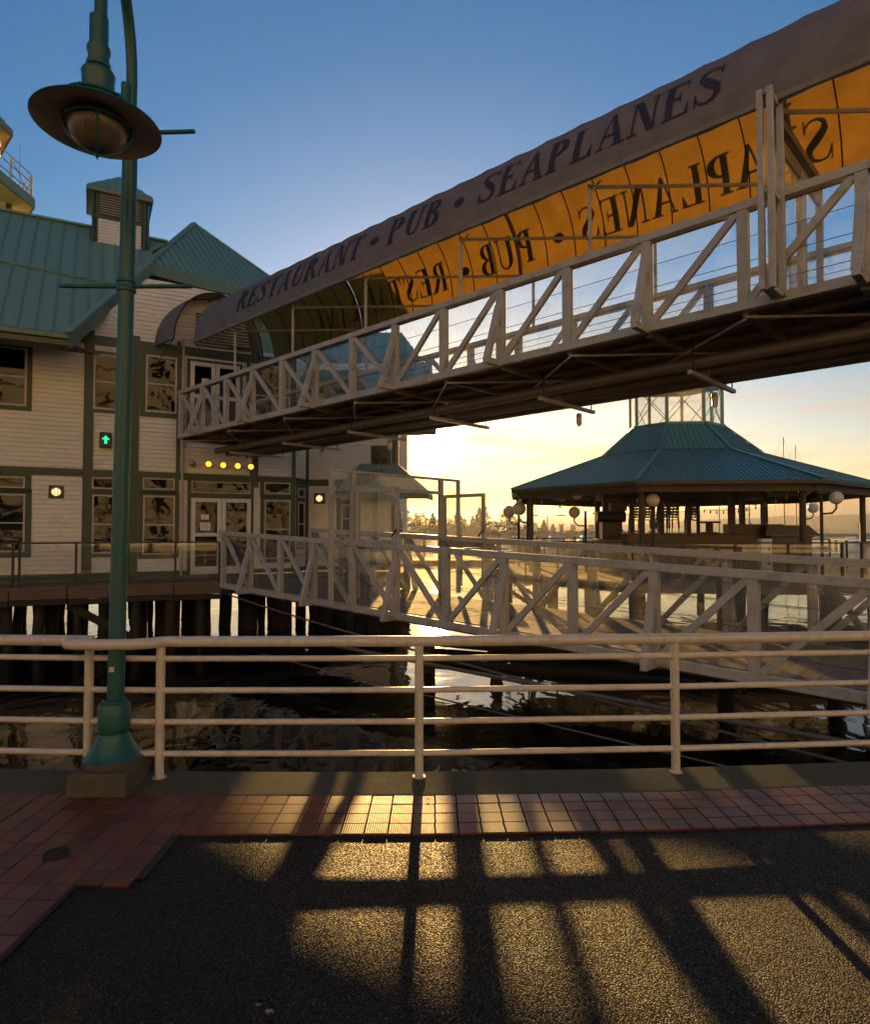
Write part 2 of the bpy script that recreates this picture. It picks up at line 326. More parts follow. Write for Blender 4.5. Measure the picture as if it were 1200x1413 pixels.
# ------------------------------------------------------------------ the setting: pavement, kerb, sea wall, water
WATER = -1.15
KF = [(-400, 1086), (0, 1094), (300, 1098), (580, 1098), (900, 1093), (1200, 1083), (1600, 1066)]
KFP = [on_z(x, y, 0) for x, y in KF]
def kerb_y(X):                      # front edge of the kerb, a gentle curve
    if X <= KFP[0].x: return KFP[0].y
    for a, b in zip(KFP, KFP[1:]):
        if X <= b.x:
            t = (X - a.x) / (b.x - a.x); return a.y + (b.y - a.y) * t
    a, b = KFP[-2:]; return b.y + (X - b.x) * (b.y - a.y) / (b.x - a.x)
xs = [-40, -20, -10, -6] + [-5 + .5 * i for i in range(21)] + [6, 10, 20, 40]
m = MB()
for a, b in zip(xs, xs[1:]):
    m.add([(a, -60, -.012), (b, -60, -.012), (b, kerb_y(b) + .02, -.012), (a, kerb_y(a) + .02, -.012)], [(0, 1, 2, 3)])
pavement = struct('pavement', m, M_agg)
KH = .03
m = MB()
for a, b in zip(xs, xs[1:]):
    ya, yb = kerb_y(a), kerb_y(b)
    vs = [(x, y, z) for x, yy in ((a, ya), (b, yb)) for y, z in ((yy, -.2), (yy, .000), (yy + .012, .004), (yy + .36, KH + .008), (yy + .36, -.2))]
    m.add(vs, [(0, 1, 6, 5), (1, 2, 7, 6), (2, 3, 8, 7), (3, 4, 9, 8)])
kerb = struct('kerb', m, M_conc)
m = MB()
for a, b in zip(xs, xs[1:]):
    m.add([(a, kerb_y(a) + .32, -.2), (b, kerb_y(b) + .32, -.2), (b, kerb_y(b) + .32, -4), (a, kerb_y(a) + .32, -4)], [(0, 1, 2, 3)])
struct('sea_wall', m, M_plinth)
m = MB(); m.add([(-6000, 4.2, WATER), (6000, 4.2, WATER), (6000, 9000, WATER), (-6000, 9000, WATER)], [(0, 1, 2, 3)])
struct('water', m, M_water)
m = MB(); m.add([(-300, 4, -5), (300, 4, -5), (300, 9000, -5), (-300, 9000, -5)], [(0, 1, 2, 3)])
struct('seabed', m, M_pile)
# mortar bed and single tiles
TS = .148
def in_tiles(X, Yd):                # Yd: distance back from the kerb front towards the viewer
    y = kerb_y(X) - Yd
    return Yd < TS * 4.02 or (X < -1.58 and y > 3.60) or X < -1.90
m = MB()
for a, b in zip(xs, xs[1:]):
    m.add([(a, kerb_y(a), -.005), (b, kerb_y(b), -.005), (b, kerb_y(b) - TS * 4, -.005), (a, kerb_y(a) - TS * 4, -.005)], [(0, 1, 2, 3)])
m.add([(-40, 3.6, -.0045), (-1.58, 3.6, -.0045), (-1.58, 4.3, -.0045), (-40, 4.3, -.0045)], [(0, 1, 2, 3)])
m.add([(-40, -60, -.004), (-1.9, -60, -.004), (-1.9, 3.61, -.004), (-40, 3.61, -.004)], [(0, 1, 2, 3)])
part(pavement, 'mortar_bed', m, M_mortar)
tb = MB(); g = .0032; h2 = TS / 2 - g
tb.add([(-h2, -h2, -.02), (h2, -h2, -.02), (h2, h2, -.02), (-h2, h2, -.02), (-h2, -h2, -.003), (h2, -h2, -.003), (h2, h2, -.003), (-h2, h2, -.003),
        (-h2 + .003, -h2 + .003, 0), (h2 - .003, -h2 + .003, 0), (h2 - .003, h2 - .003, 0), (-h2 + .003, h2 - .003, 0)],
       [(0, 1, 5, 4), (1, 2, 6, 5), (2, 3, 7, 6), (3, 0, 4, 7), (4, 5, 9, 8), (5, 6, 10, 9), (6, 7, 11, 10), (7, 4, 8, 11), (8, 9, 10, 11)])
tme = bpy.data.meshes.new('tile'); tme.from_pydata(tb.v, [], tb.f); tme.materials.append(M_tile)
spots = []
for ix in range(-200, 90):
    X = (ix + .5) * TS
    for r in range(46):
        if in_tiles(X, (r + .5) * TS): spots.append((X, kerb_y(X) - (r + .5) * TS, math.atan((kerb_y(X + .1) - kerb_y(X - .1)) / .2) * (1 if r < 4 else .4)))
def seen(s):
    X, Y, _ = s
    if Y < 2.3: return 0
    return abs(X) < .70 * Y + .15
near = sorted([s for s in spots if seen(s)], key=lambda s: s[1])[:290]; nearset = set(near)
for X, Y, a in near:
    o = bpy.data.objects.new('tile', tme); o.location = (X, Y, .002 + random.uniform(-.0015, .0015)); o.rotation_euler = (random.uniform(-.004, .004), random.uniform(-.004, .004), a + random.uniform(-.008, .008)); link(o, pavement)
m = MB()
for s in spots:
    if s not in nearset and s[1] > -3 and abs(s[0]) < 12:
        rot = Matrix.Rotation(s[2], 3, 'Z'); m.add([rot @ v + Vector((s[0], s[1], .002)) for v in tb.v], tb.f)
part(pavement, 'farther_tiles', m, M_tile, kind='stuff')
# drain cover in the tiles
dp = on_z(78, 1179, 0)
d = thing('drain_cover', 'small round dark iron drain cover set in the red tiles', 'drain cover', (dp.x, dp.y, .004))
part(d, 'rim', MB().lathe((dp.x, dp.y, .004), [(.075, 0), (.075, .006), (.06, .006), (.06, 0)], 24), M_black)
for k in range(5):
    part(d, 'bar', MB().box((dp.x + (k - 2) * .024, dp.y, .006), .011, .112 * math.sqrt(max(.1, 1 - ((k - 2) / 2.6) ** 2)), .004), M_black)

# ------------------------------------------------------------------ pipe railing on the kerb
rb = [on_z(x, y, KH) for x, y in ((-640, 1052), (-237, 1063), (121, 1071), (220, 1073), (578, 1072), (932, 1065), (1288, 1053), (1660, 1038))]
RH = 1.02
rl = thing('pipe_railing', 'beige tubular railing with four lower rails along the waterside kerb', 'railing', (rb[4].x, rb[4].y, KH))
def up(p, z): return Vector((p.x, p.y, KH + z))
for p in rb:
    part(rl, 'post', MB().tube([up(p, -.03), up(p, RH - .03)], .033, 16), M_rail, True)
    part(rl, 'weld_collar', MB().lathe(up(p, 0), [(.05, 0), (.05, .006), (.034, .008)], 16), M_rail)
RZ = (.178, .415, .652, .890)
for a, b in zip(rb, rb[1:]):
    for z in RZ:
        d = (b - a).normalized() * .028
        part(rl, 'rail', MB().tube([up(a + d, z), up(b - d, z)], .0225, 14), M_rail, True)
tp = []
for i, p in enumerate(rb):
    if i in (2, 3): continue
    tp.append((i, p))
def bow():
    a, b = rb[2], rb[3]; ax = (b - a); n = Vector((ax.y, -ax.x, 0)).normalized()
    o = []
    for t, w in ((-.28, 0), (-.12, -.01), (.02, -.02), (.04, .01), (-.06, .05), (-.15, .10), (-.14, .145), (0, .165), (.25, .168), (.5, .16), (.75, .135), (.92, .085), (1.0, .03), (1.1, .0), (1.25, 0)):
        o.append(up(a + ax * t, RH) + n * w)
    return o
bp = bow()
part(rl, 'top_rail', MB().tube([up(rb[0], RH), up(rb[1], RH), up(rb[2] + (rb[1] - rb[2]).normalized() * .1, RH), up(rb[2], RH)], .041, 18), M_rail, True)
part(rl, 'top_rail', MB().tube(bp[4:], .041, 18), M_rail, True)
part(rl, 'top_rail', MB().tube([bp[-1]] + [up(p, RH) for p in rb[4:]], .041, 18), M_rail, True)
part(rl, 'rail_bend', MB().tube([up(rb[2], RH) + Vector((0.0, 0, 0)), up(rb[2], RH) + Vector((.012, -.03, .004)), bp[5], bp[6]], [.041, .043, .042, .041], 18), M_rail, True)

# ------------------------------------------------------------------ street lamp
LX, LY = -2.40, 4.93
lp = thing('street_lamp', 'teal gooseneck street lamp with wide dish shade on concrete plinth', 'street lamp', (LX, LY, 0))
pz = .16
m = MB(); c0 = Vector((LX, LY - .06, 0))
m.add([c0 + Vector((x * s, y * s, z)) for z, s in ((-.02, 1.02), (pz - .02, 1), (pz, .95)) for x, y in ((-.21, -.19), (.21, -.19), (.21, .2), (-.21, .2))],
      [(i * 4 + k, i * 4 + (k + 1) % 4, i * 4 + 4 + (k + 1) % 4, i * 4 + 4 + k) for i in range(2) for k in range(4)] + [(8, 9, 10, 11)])
part(lp, 'plinth', m, M_plinth, bev=.012)
part(lp, 'base', MB().lathe((LX, LY, pz), [(.205, 0), (.207, .045), (.19, .06), (.165, .10), (.125, .165), (.108, .21), (.105, .225), (.085, .225), (.085, .245)], 32), M_lamp, True)
part(lp, 'base_ring', MB().lathe((LX, LY, pz), [(.2075, -.004), (.214, .005), (.214, .042), (.2075, .048)], 32), M_plinth, True)
part(lp, 'sleeve', MB().lathe((LX, LY, pz + .235), [(.085, 0), (.108, .012), (.111, .03), (.111, .19), (.103, .205), (.086, .21), (.086, .23), (.070, .235)], 32), M_lamp, True)
def pole(z): return Vector((LX + .012 * z, LY, z))
part(lp, 'pole', MB().tube([pole(pz + .45), pole(2.6), pole(4.86)], [.0605, .058, .054], 24), M_lamp, True)
part(lp, 'fixing_plate', MB().box(pole(.86) + Vector((-.005, -.062, 0)), .036, .006, .036), M_rail)
zb = CAMZ + 1.875
part(lp, 'collar', MB().lathe(pole(zb - .045), [(.055, 0), (.068, .004), (.071, .02), (.064, .03), (.064, .062), (.071, .07), (.068, .088), (.055, .092)], 24), M_lamp, True)
part(lp, 'banner_arm', MB().tube([pole(zb) + Vector((-.06, 0, 0)), pole(zb) + Vector((-.52, .02, .012))], .0165, 10), M_lamp, True)
part(lp, 'banner_arm', MB().tube([pole(zb) + Vector((.06, 0, 0)), pole(zb) + Vector((.51, -.02, -.006))], .0165, 10), M_lamp, True)
zt = CAMZ + 3.03
part(lp, 'banner_arm', MB().tube([pole(zt) + Vector((.05, -.06, 0)), pole(zt) + Vector((.53, -.1, -.01))], .0165, 10), M_lamp, True)
# swan neck, curving forward over the lamp
hc = at(135, 168, 4.22)                                  # hub of the shade rim
top = 5.9
nk = [pole(4.62) + Vector((-.004, 0, 0)), pole(5.0)]
a = pole(5.35); b = Vector((hc.x + .01, hc.y, 5.75)); mid = (a + b) / 2
for k in range(13):
    t = pi * k / 12; q = mid + (a - mid) * cos(t); nk.append(Vector((q.x, q.y, 5.35 + .4 * k / 12 + sin(t) * .42)))
nk += [Vector((hc.x + .01, hc.y, hc.z + .62))]
part(lp, 'swan_neck', MB().tube(nk, .040, 18), M_lamp, True)
part(lp, 'spigot', MB().tube([pole(4.74) + Vector((-.03, -.055, 0)), pole(5.3) + Vector((-.02, -.05, 0))], .034, 14), M_lamp, True)
H = hc
part(lp, 'stem', MB().lathe(H, [(.058, .70), (.058, .50), (.070, .498), (.073, .47), (.064, .455), (.064, .40), (.074, .39), (.074, .362), (.052, .345), (.05, .30)], 28), M_lamp, True)
part(lp, 'neck', MB().lathe(H, [(.05, .335), (.098, .33), (.104, .315), (.098, .30), (.098, .135), (.13, .125)], 32), M_lamp, True)
part(lp, 'hood', MB().lathe(H, [(.10, .15), (.185, .135), (.215, .118), (.219, .105), (.208, .095), (.225, .03), (.255, .025)], 40), M_lamp, True)
for k in range(6):
    t = k * pi / 3 + pi / 2; part(lp, 'hood_rib', MB().beam(H + Vector((cos(t) * .213, sin(t) * .213, .115)), H + Vector((cos(t) * .235, sin(t) * .235, .025)), .012, .02), M_lamp)
sh = part(lp, 'shade', MB().lathe(H, [(.24, .045), (.27, .032), (.33, .010), (.385, -.018), (.392, -.028), (.386, -.032)], 56), M_lamp, True)
part(sh, 'reflector', MB().lathe(H, [(.386, -.033), (.33, -.004), (.24, .022), (.2, .028), (.0001, .03)], 56), M_lampin, True)
m, n, l, b = nodes_of('lamp_bowl_glass'); b.inputs['Base Color'].default_value = (.55, .45, .34, 1); b.inputs['Roughness'].default_value = .22; b.inputs['Transmission Weight'].default_value = .75; b.inputs['Coat Weight'].default_value = .4
vz = n.new('ShaderNodeTexVoronoi'); vz.inputs['Scale'].default_value = 90; tcn = n.new('ShaderNodeTexCoord'); l.new(tcn.outputs['Object'], vz.inputs['Vector'])
bu = n.new('ShaderNodeBump'); bu.inputs['Strength'].default_value = .5; bu.inputs['Distance'].default_value = .004; l.new(vz.outputs['Distance'], bu.inputs['Height']); l.new(bu.outputs[0], b.inputs['Normal'])
part(lp, 'glass_bowl', MB().lathe(H, [(.185, .02)] + [(max(.0005, .185 * cos(t * pi / 20)), -.03 - .175 * sin(t * pi / 20)) for t in range(11)], 40), m, True)
part(lp, 'bulb', MB().sphere(H + Vector((0, 0, -.05)), .05, 12, 8, 1.5), M_globe, True)
part(lp, 'cage_ring', MB().tube([H + Vector((.2 * cos(2 * pi * k / 36), .2 * sin(2 * pi * k / 36), -.035)) for k in range(37)], .0085, 8, False), M_lamp, True)
for k in range(4):
    t = k * pi / 2 + R(-62)
    part(lp, 'cage_bar', MB().tube([H + Vector((cos(t) * .203, sin(t) * .203, .02))] + [H + Vector((cos(t) * .198 * cos(j * pi / 18), sin(t) * .198 * cos(j * pi / 18), -.035 - .182 * sin(j * pi / 18))) for j in range(10)], .0075, 8), M_lamp, True)
part(lp, 'cage_finial', MB().sphere(H + Vector((0, 0, -.222)), .016, 10, 8), M_lamp, True)

# ------------------------------------------------------------------ truss helpers shared by the two bridges
class Frame:
    def __init__(s, ox, oy, dx, dy, ztop, zbot):
        s.o = Vector((ox, oy, 0)); s.d = Vector((dx, dy, 0)); s.n = Vector((-dy, dx, 0)).normalized(); s.zt = ztop; s.zb = zbot
    def p(s, i, w, z): v = s.o + s.d * i + s.n * w; v.z = z + CAMZ; return v      # z measured from the eye level
    def top(s, i): return s.zt[0] * i + s.zt[1]
    def bot(s, i): return s.zb[0] * i + s.zb[1]
def truss(t, fr, w, n, mid, outs, sgn, dz=0, glassm=None, og=.42, sec=.145):
    """one side: chords, uprights, diagonals, outriggers, glass; sgn +1 puts the outriggers on the -w side"""
    P = lambda i, z, dw=0: fr.p(i, w + dw, z)
    ia, ib = -.06, n + .06
    part(t, 'top_chord', MB().beam(P(ia, fr.top(ia) + dz), P(ib, fr.top(ib) + dz), .14, .12), M_truss, bev=.008)
    part(t, 'bottom_chord', MB().beam(P(ia, fr.bot(ia)), P(ib, fr.bot(ib)), .13, .14), M_truss, bev=.008)
    for i in range(n + 1):
        part(t, 'upright', MB().beam(P(i, fr.bot(i) + .07), P(i, fr.top(i) - .06 + dz), .12, sec, fr.d), M_truss, bev=.006)
        if i in outs:
            o = -sgn * og; q = .42
            zk = fr.bot(i) + (fr.top(i) - fr.bot(i)) * .74
            part(t, 'outrigger_strut', MB().beam(P(i, fr.bot(i) - .03, o), P(i, zk, -sgn * .06), .10, .115, fr.d), M_truss, bev=.006)
            part(t, 'outrigger_arm', MB().beam(P(i, fr.bot(i) - .035, -sgn * .02), P(i, fr.bot(i) - .035, o - sgn * .05), .10, .11), M_truss, bev=.006)
    for i in range(n):
        a, b = (i, i + 1)
        if i >= mid: z0, z1 = fr.bot(a) + .08, fr.top(b) - .07 + dz
        else: z0, z1 = fr.top(a) - .07 + dz, fr.bot(b) + .08
        part(t, 'diagonal', MB().beam(P(a + .06, z0), P(b - .06, z1), .105, .075, fr.n), M_truss, bev=.005)
        if glassm:
            g = sgn * .075
            gl = MB(); ga, gb = a + .015, b - .015
            q = [P(ga, fr.bot(ga) + .03, g), P(gb, fr.bot(gb) + .03, g), P(gb, fr.top(gb) - .05 + dz, g), P(ga, fr.top(ga) - .05 + dz, g)]
            part(t, 'glass_panel', gl.face(q), glassm)
            e = MB().beam(q[3], q[2], .02, .045); part(t, 'glazing_bead', e, M_trussd)
    for k, f_ in enumerate((.22, .47, .72)):
        z = lambda i: fr.bot(i) + (fr.top(i) - fr.bot(i)) * f_
        part(t, 'guard_wire', MB().tube([P(0, z(0), sgn * .11), P(n, z(n), sgn * .11)], .0055, 6), M_cable)

# ------------------------------------------------------------------ upper covered footbridge
UB = Frame(-8.04, 20.55, 1.0275, -.965, (.0095, 4.415), (.0095, 3.02)); UW = 2.5; UN = 15
ub = thing('covered_footbridge', 'high covered footbridge with barrel fabric canopy lettered for restaurant and seaplanes', 'footbridge', UB.p(7, 1.25, 2.2))
truss(ub, UB, 0, UN, 7, (1, 3, 5, 7, 9, 11, 13, 15), 1, glassm=M_glass)
truss(ub, UB, UW, UN, 7, (1, 3, 5, 7, 9, 11, 13, 15), -1, glassm=M_glass)
zb = lambda i: UB.bot(i)
# deck boards and under-structure
for i in range(UN):
    part(ub, 'deck_panel', MB().prism([UB.p(i + .005, .07, zb(i) + .01), UB.p(i + .995, .07, zb(i + 1) + .01), UB.p(i + .995, UW - .07, zb(i + 1) + .01), UB.p(i + .005, UW - .07, zb(i) + .01)], (0, 0, .04)), M_deckw)
for i in range(UN + 1):
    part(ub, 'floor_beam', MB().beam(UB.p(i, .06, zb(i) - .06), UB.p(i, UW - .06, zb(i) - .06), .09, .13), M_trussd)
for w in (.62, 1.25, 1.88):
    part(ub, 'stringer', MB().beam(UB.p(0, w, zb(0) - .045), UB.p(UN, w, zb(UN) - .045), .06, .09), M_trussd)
for i in range(0, UN - 1, 2):
    part(ub, 'wind_brace', MB().tube([UB.p(i, .05, zb(i) - .14), UB.p(i + 2, UW - .05, zb(i + 2) - .14)], .02, 8), M_truss)
    part(ub, 'wind_brace', MB().tube([UB.p(i, UW - .05, zb(i) - .17), UB.p(i + 2, .05, zb(i + 2) - .17)], .02, 8), M_truss)
for w, z, r in ((1.05, .40, .10), (1.42, .48, .075), (1.78, .42, .11), (2.16, .48, .085), (2.40, .38, .06)):
    part(ub, 'service_pipe', MB().tube([UB.p(.25, w, zb(0) - z), UB.p(UN - .02, w, zb(UN) - z)], r, 14), M_pipe, True)
for i in range(1, UN, 2):
    if i > 0:
        part(ub, 'hanger_beam', MB().beam(UB.p(i + .25, .72, zb(i) - .60), UB.p(i + .25, 2.72, zb(i) - .60), .07, .065), M_truss)
        for w in (.85, 1.6, 2.62):
            part(ub, 'hanger_rod', MB().tube([UB.p(i + .25, w, zb(i) - .58), UB.p(i + .25, w, zb(i) - .06)], .012, 6), M_cable)
        part(ub, 'pipe_clamp', MB().box(UB.p(i + .25, 1.42, zb(i) - .51), .16, .16, .11, math.atan2(-.965, 1.0275)), M_trussd)
# canopy
CHW, CRISE, CEZ, CWC = 1.42, 1.62, 5.8, 1.25
def arch(i, th, s=1.0, ez=CEZ, off=0):
    return UB.p(i, CWC - (CHW * s + off) * cos(th), ez + (CRISE * s + off) * sin(th))
def barrel(i0, i1, step, s=1.0, ez=CEZ, nth=28, sag=.024):
    m = MB(); n = max(2, int(round((i1 - i0) / (step / 4)))); k0 = 0
    for a in range(n + 1):
        i = i0 + (i1 - i0) * a / n; ph = ((i - i0) / step) % 1
        d = -sag * sin(pi * ph)
        m.v += [arch(i, pi * k / nth, s, ez, d * sin(pi * k / nth) + .016 * noise.noise(Vector((i * 1.9, k * .16, 4))) * sin(pi * k / nth)) for k in range(nth + 1)]
    for a in range(n):
        for k in range(nth):
            q = a * (nth + 1) + k; m.f.append((q, q + 1, q + nth + 2, q + nth + 1))
    return m
I0, I1 = .82, 15.0
cps = [I0, 4.0, 8.0, 12.0, I1]
for a, b in zip(cps, cps[1:]):
    part(ub, 'canopy_panel', barrel(a, b, .5), M_canopy, True)
I = I0
hoops = [I0 + .01] + [1 + .5 * k for k in range(1, 28)]
for i in hoops:
    big = abs(i - round(i / 4) * 4) < .01
    part(ub, 'canopy_hoop', MB().tube([arch(i, pi * k / 20, 1, CEZ, -.07 if big else -.03) for k in range(21)], .045 if big else .013, 8), M_black if not big else M_trussd, True)
for th in (0, pi):
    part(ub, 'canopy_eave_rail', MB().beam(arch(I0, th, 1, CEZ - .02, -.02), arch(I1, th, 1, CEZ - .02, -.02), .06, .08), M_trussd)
    e = MB()
    for k in range(57):
        i = I0 + (I1 - I0) * k / 56; e.v += [arch(i, th, 1, CEZ, .004), arch(i, th, 1, CEZ - .10 + .012 * sin(i * 9), .004)]
        if k: q = 2 * k; e.f.append((q - 2, q, q + 1, q - 1))
    part(ub, 'canopy_valance', e, M_black)
for i in (2.3, 4.3, 6.3, 8.3, 10.3, 12.3, 14.3):
    for w, s in ((.02, 1), (UW - .02, -1)):
        part(ub, 'canopy_post', MB().beam(UB.p(i, w, UB.top(i) + .05), UB.p(i, w, CEZ - .06), .05, .05, UB.d), M_truss, bev=.004)
        part(ub, 'post_bracket', MB().beam(UB.p(i, w, CEZ - .2), UB.p(i + .14, w, CEZ - .06), .02, .03), M_truss)
    if i < 14: part(ub, 'canopy_brace', MB().beam(UB.p(i, .02, CEZ - .10), UB.p(i + 2, UW, CEZ - .10), .035, .05), M_truss)
part(ub, 'canopy_purlin', MB().tube([arch(I0, pi / 2, 1, CEZ, -.06), arch(I1, pi / 2, 1, CEZ, -.06)], .03, 8), M_trussd)
for th in (pi * .5,):
    part(ub, 'lamp_conduit', MB().tube([arch(I0, th, 1, CEZ, -.12), arch(I1, th, 1, CEZ, -.05)], .018, 8), M_trussd)
# lettering: serif capitals built from strips, wrapped on the fabric
def Q(a, b, c, d): return ('q', a, b, c, d)
def Rc(x0, y0, x1, y1): return Q((x0, y0), (x1, y0), (x1, y1), (x0, y1))
def bowl(cx, cy, rx, ry, irx, iry, a0, a1, n=10):
    o = []
    for k in range(n):
        t0, t1 = R(a0 + (a1 - a0) * k / n), R(a0 + (a1 - a0) * (k + 1) / n)
        o.append(Q((cx + irx * cos(t0), cy + iry * sin(t0)), (cx + rx * cos(t0), cy + ry * sin(t0)), (cx + rx * cos(t1), cy + ry * sin(t1)), (cx + irx * cos(t1), cy + iry * sin(t1))))
    return o
def stem(x, w=.19, ov=.08): return [Rc(x, 0, x + w, 1), Rc(x - ov, 0, x, .05), Rc(x + w, 0, x + w + ov, .05), Rc(x - ov, .95, x, 1), Rc(x + w, .95, x + w + ov, 1)]
def thin(x, w=.06, ov=.1): return stem(x, w, ov)
Sp = [(.60, .74, .03), (.58, .86, .05), (.46, .955, .055), (.30, .965, .06), (.16, .88, .11), (.14, .74, .17), (.25, .61, .20), (.40, .47, .205), (.52, .36, .19), (.54, .22, .15), (.45, .08, .09), (.28, .035, .055), (.14, .06, .055), (.06, .16, .05), (.03, .30, .03)]
def Sg():
    o = []; pts = []
    for k, (x, y, w) in enumerate(Sp):
        a = Sp[max(0, k - 1)]; b = Sp[min(len(Sp) - 1, k + 1)]; d = Vector((b[0] - a[0], b[1] - a[1])).normalized(); n = Vector((-d.y, d.x)) * w / 2
        pts.append(((x + n.x, y + n.y), (x - n.x, y - n.y)))
    for a, b in zip(pts, pts[1:]): o.append(Q(a[0], a[1], b[1], b[0]))
    return o + [Rc(.585, .70, .625, 1), Rc(.0, .0, .04, .34)]
LET = {
 'E': (.70, stem(.08) + [Rc(.27, .95, .62, 1), Rc(.27, 0, .66, .05), Rc(.27, .47, .46, .53), Rc(.42, .36, .46, .64), Q((.54, .95), (.62, .74), (.62, .95), (.60, .95)), Rc(.59, .78, .62, .95), Q((.56, .05), (.66, .05), (.66, .28), (.64, .28))]),
 'L': (.68, stem(.08) + [Rc(.35, 0, .64, .05), Q((.50, .05), (.64, .05), (.64, .32), (.61, .32))]),
 'P': (.70, stem(.08) + bowl(.27, .72, .38, .28, .17, .22, -90, 90)),
 'B': (.74, stem(.08) + bowl(.27, .74, .34, .26, .14, .21, -90, 90) + bowl(.27, .25, .41, .27, .19, .21, -90, 90)),
 'R': (.80, stem(.08) + bowl(.27, .73, .36, .27, .16, .21, -90, 90) + [Q((.34, .49), (.54, .49), (.80, 0), (.58, 0)), Rc(.80, 0, .86, .045)]),
 'T': (.72, [Rc(.26, 0, .45, 1), Rc(.18, 0, .26, .05), Rc(.45, 0, .53, .05), Rc(.02, .95, .26, 1), Rc(.45, .95, .69, 1), Q((.02, .70), (.045, .70), (.13, .95), (.02, .95)), Q((.665, .70), (.69, .70), (.69, .95), (.58, .95))]),
 'U': (.78, [Rc(.10, .28, .29, 1), Rc(.02, .95, .10, 1), Rc(.29, .95, .37, 1), Rc(.62, .28, .68, 1), Rc(.54, .95, .62, 1), Rc(.68, .95, .76, 1)] + bowl(.39, .29, .29, .30, .10, .24, 180, 270, 6) + bowl(.39, .29, .29, .30, .23, .24, 270, 360, 6)),
 'N': (.80, [Rc(.10, 0, .16, .97), Rc(.0, 0, .10, .05), Rc(.16, 0, .26, .05), Rc(.66, .03, .72, 1), Rc(.56, .95, .66, 1), Rc(.72, .95, .82, 1), Rc(.0, .95, .12, 1), Q((.52, 0), (.72, 0), (.30, 1), (.10, 1))]),
 'A': (.80, [Q((.07, 0), (.13, 0), (.42, .99), (.36, .99)), Q((.54, 0), (.75, 0), (.45, 1.0), (.345, 1.0)), Rc(.20, .30, .56, .355), Rc(.0, 0, .22, .045), Rc(.46, 0, .82, .045)]),
 'S': (.66, Sg())}
def letter_mesh(ch, mapf):
    m = MB()
    if ch == '.':
        n = 18; c = mapf(.14, .40); ring = [mapf(.14 + .15 * cos(2 * pi * k / n), .40 + .15 * sin(2 * pi * k / n)) for k in range(n)]
        m.add([c] + ring, [(0, 1 + k, 1 + (k + 1) % n) for k in range(n)]); return m
    for q in LET[ch][1]:
        _, a, b, c, d = q; ny = 5 if max(a[1], b[1], c[1], d[1]) - min(a[1], b[1], c[1], d[1]) > .2 else 1
        for k in range(ny):
            t0, t1 = k / ny, (k + 1) / ny; L = lambda p, r, t: (p[0] + (r[0] - p[0]) * t, p[1] + (r[1] - p[1]) * t)
            m.face([mapf(*L(a, d, t0)), mapf(*L(b, c, t0)), mapf(*L(b, c, t1)), mapf(*L(a, d, t1))])
    return m
def word(txt, i0, i1, near=True):
    """i0..i1 along the bridge: where the word's first letter begins and its last ends"""
    tot = sum(LET[c][0] for c in txt) + .10 * (len(txt) - 1); x = 0; s = (i1 - i0) / tot
    for c in txt:
        def mp(u, v, x=x):
            th = .20 + .43 * v
            return arch(i0 + (x + u) * s, th if near else pi - th, 1, CEZ, .012)
        part(ub, 'letter', letter_mesh(c, mp), M_text); x += LET[c][0] + .10
def dotm(i, near=True):
    part(ub, 'dot', letter_mesh('.', lambda u, v: arch(i + (u - .14) * .62, (.20 + .43 * v) if near else pi - (.20 + .43 * v), 1, CEZ, .012)), M_text)
word('RESTAURANT', 2.5, 6.28); dotm(6.58); word('PUB', 6.9, 8.0); dotm(8.33); word('SEAPLANES', 8.7, 11.85)
word('SEAPLANES', 12.4, 9.1, False); dotm(8.72, False); word('PUB', 8.25, 7.15, False); dotm(6.83, False); word('RESTAURANT', 6.4, 2.6, False)
# jelly-jar lamps hanging under the bridge
jj = None
JL = ('above the pavilion lantern', 'against open sky beside the pavilion', 'in front of the porch roof corner', 'before the building corner', 'beside the amber marker lamps')
for k, (i, w) in enumerate(((11.05, 2.55), (9.05, 2.6), (5.05, 2.4), (3.05, 2.3), (1.05, 1.6))):
    b = UB.p(i, w, zb(i) - .62)
    if jj is None:
        jj = thing('bulkhead_jar_lamp', 'caged glass jar lamp under the footbridge ' + JL[0], 'lamp', b, 'jar lamps under the footbridge')
        part(jj, 'cap', MB().lathe(b, [(.03, .02), (.055, 0), (.06, -.06), (.05, -.07)], 16), M_steel, True)
        part(jj, 'glass_jar', MB().lathe(b, [(.048, -.06), (.055, -.1), (.055, -.2), (.04, -.24), (.001, -.25)], 16), M_globe, True)
        for q in range(4):
            t = q * pi / 2 + .4; part(jj, 'cage_wire', MB().tube([b + Vector((cos(t) * .06, sin(t) * .06, -.06)), b + Vector((cos(t) * .066, sin(t) * .066, -.2)), b + Vector((0, 0, -.27))], .005, 6), M_steel)
    else: copy_thing(jj, b, label='caged glass jar lamp under the footbridge ' + JL[k])
# glazed security gate standing across the bridge
GI = 12.28
gt = thing('bridge_gate', 'tall glazed security gate with side wing across the covered footbridge', 'gate', UB.p(GI, 0, zb(GI)))
gz0, gz1 = 3.12, 5.74
def gpost(w, z0=gz0, z1=gz1, di=0, nm='gate_post', s=.075):
    part(gt, nm, MB().beam(UB.p(GI + di, w, z0), UB.p(GI + di, w, z1), s, s, UB.d), M_truss, bev=.005)
for w in (-.52, -.10, .14): gpost(w)
gpost(-.52, di=.085); gpost(-.10, di=.085)
gpost(2.42)
for z in (gz0 + .03, 4.42, gz1 - .03):
    part(gt, 'wing_bar', MB().beam(UB.p(GI + .04, -.52, z), UB.p(GI + .04, -.10, z), .13, .07), M_truss)
part(gt, 'glass_panel', MB().face([UB.p(GI + .04, w, z) for w, z in ((-.5, gz0), (-.12, gz0), (-.12, gz1), (-.5, gz1))]), M_glass)
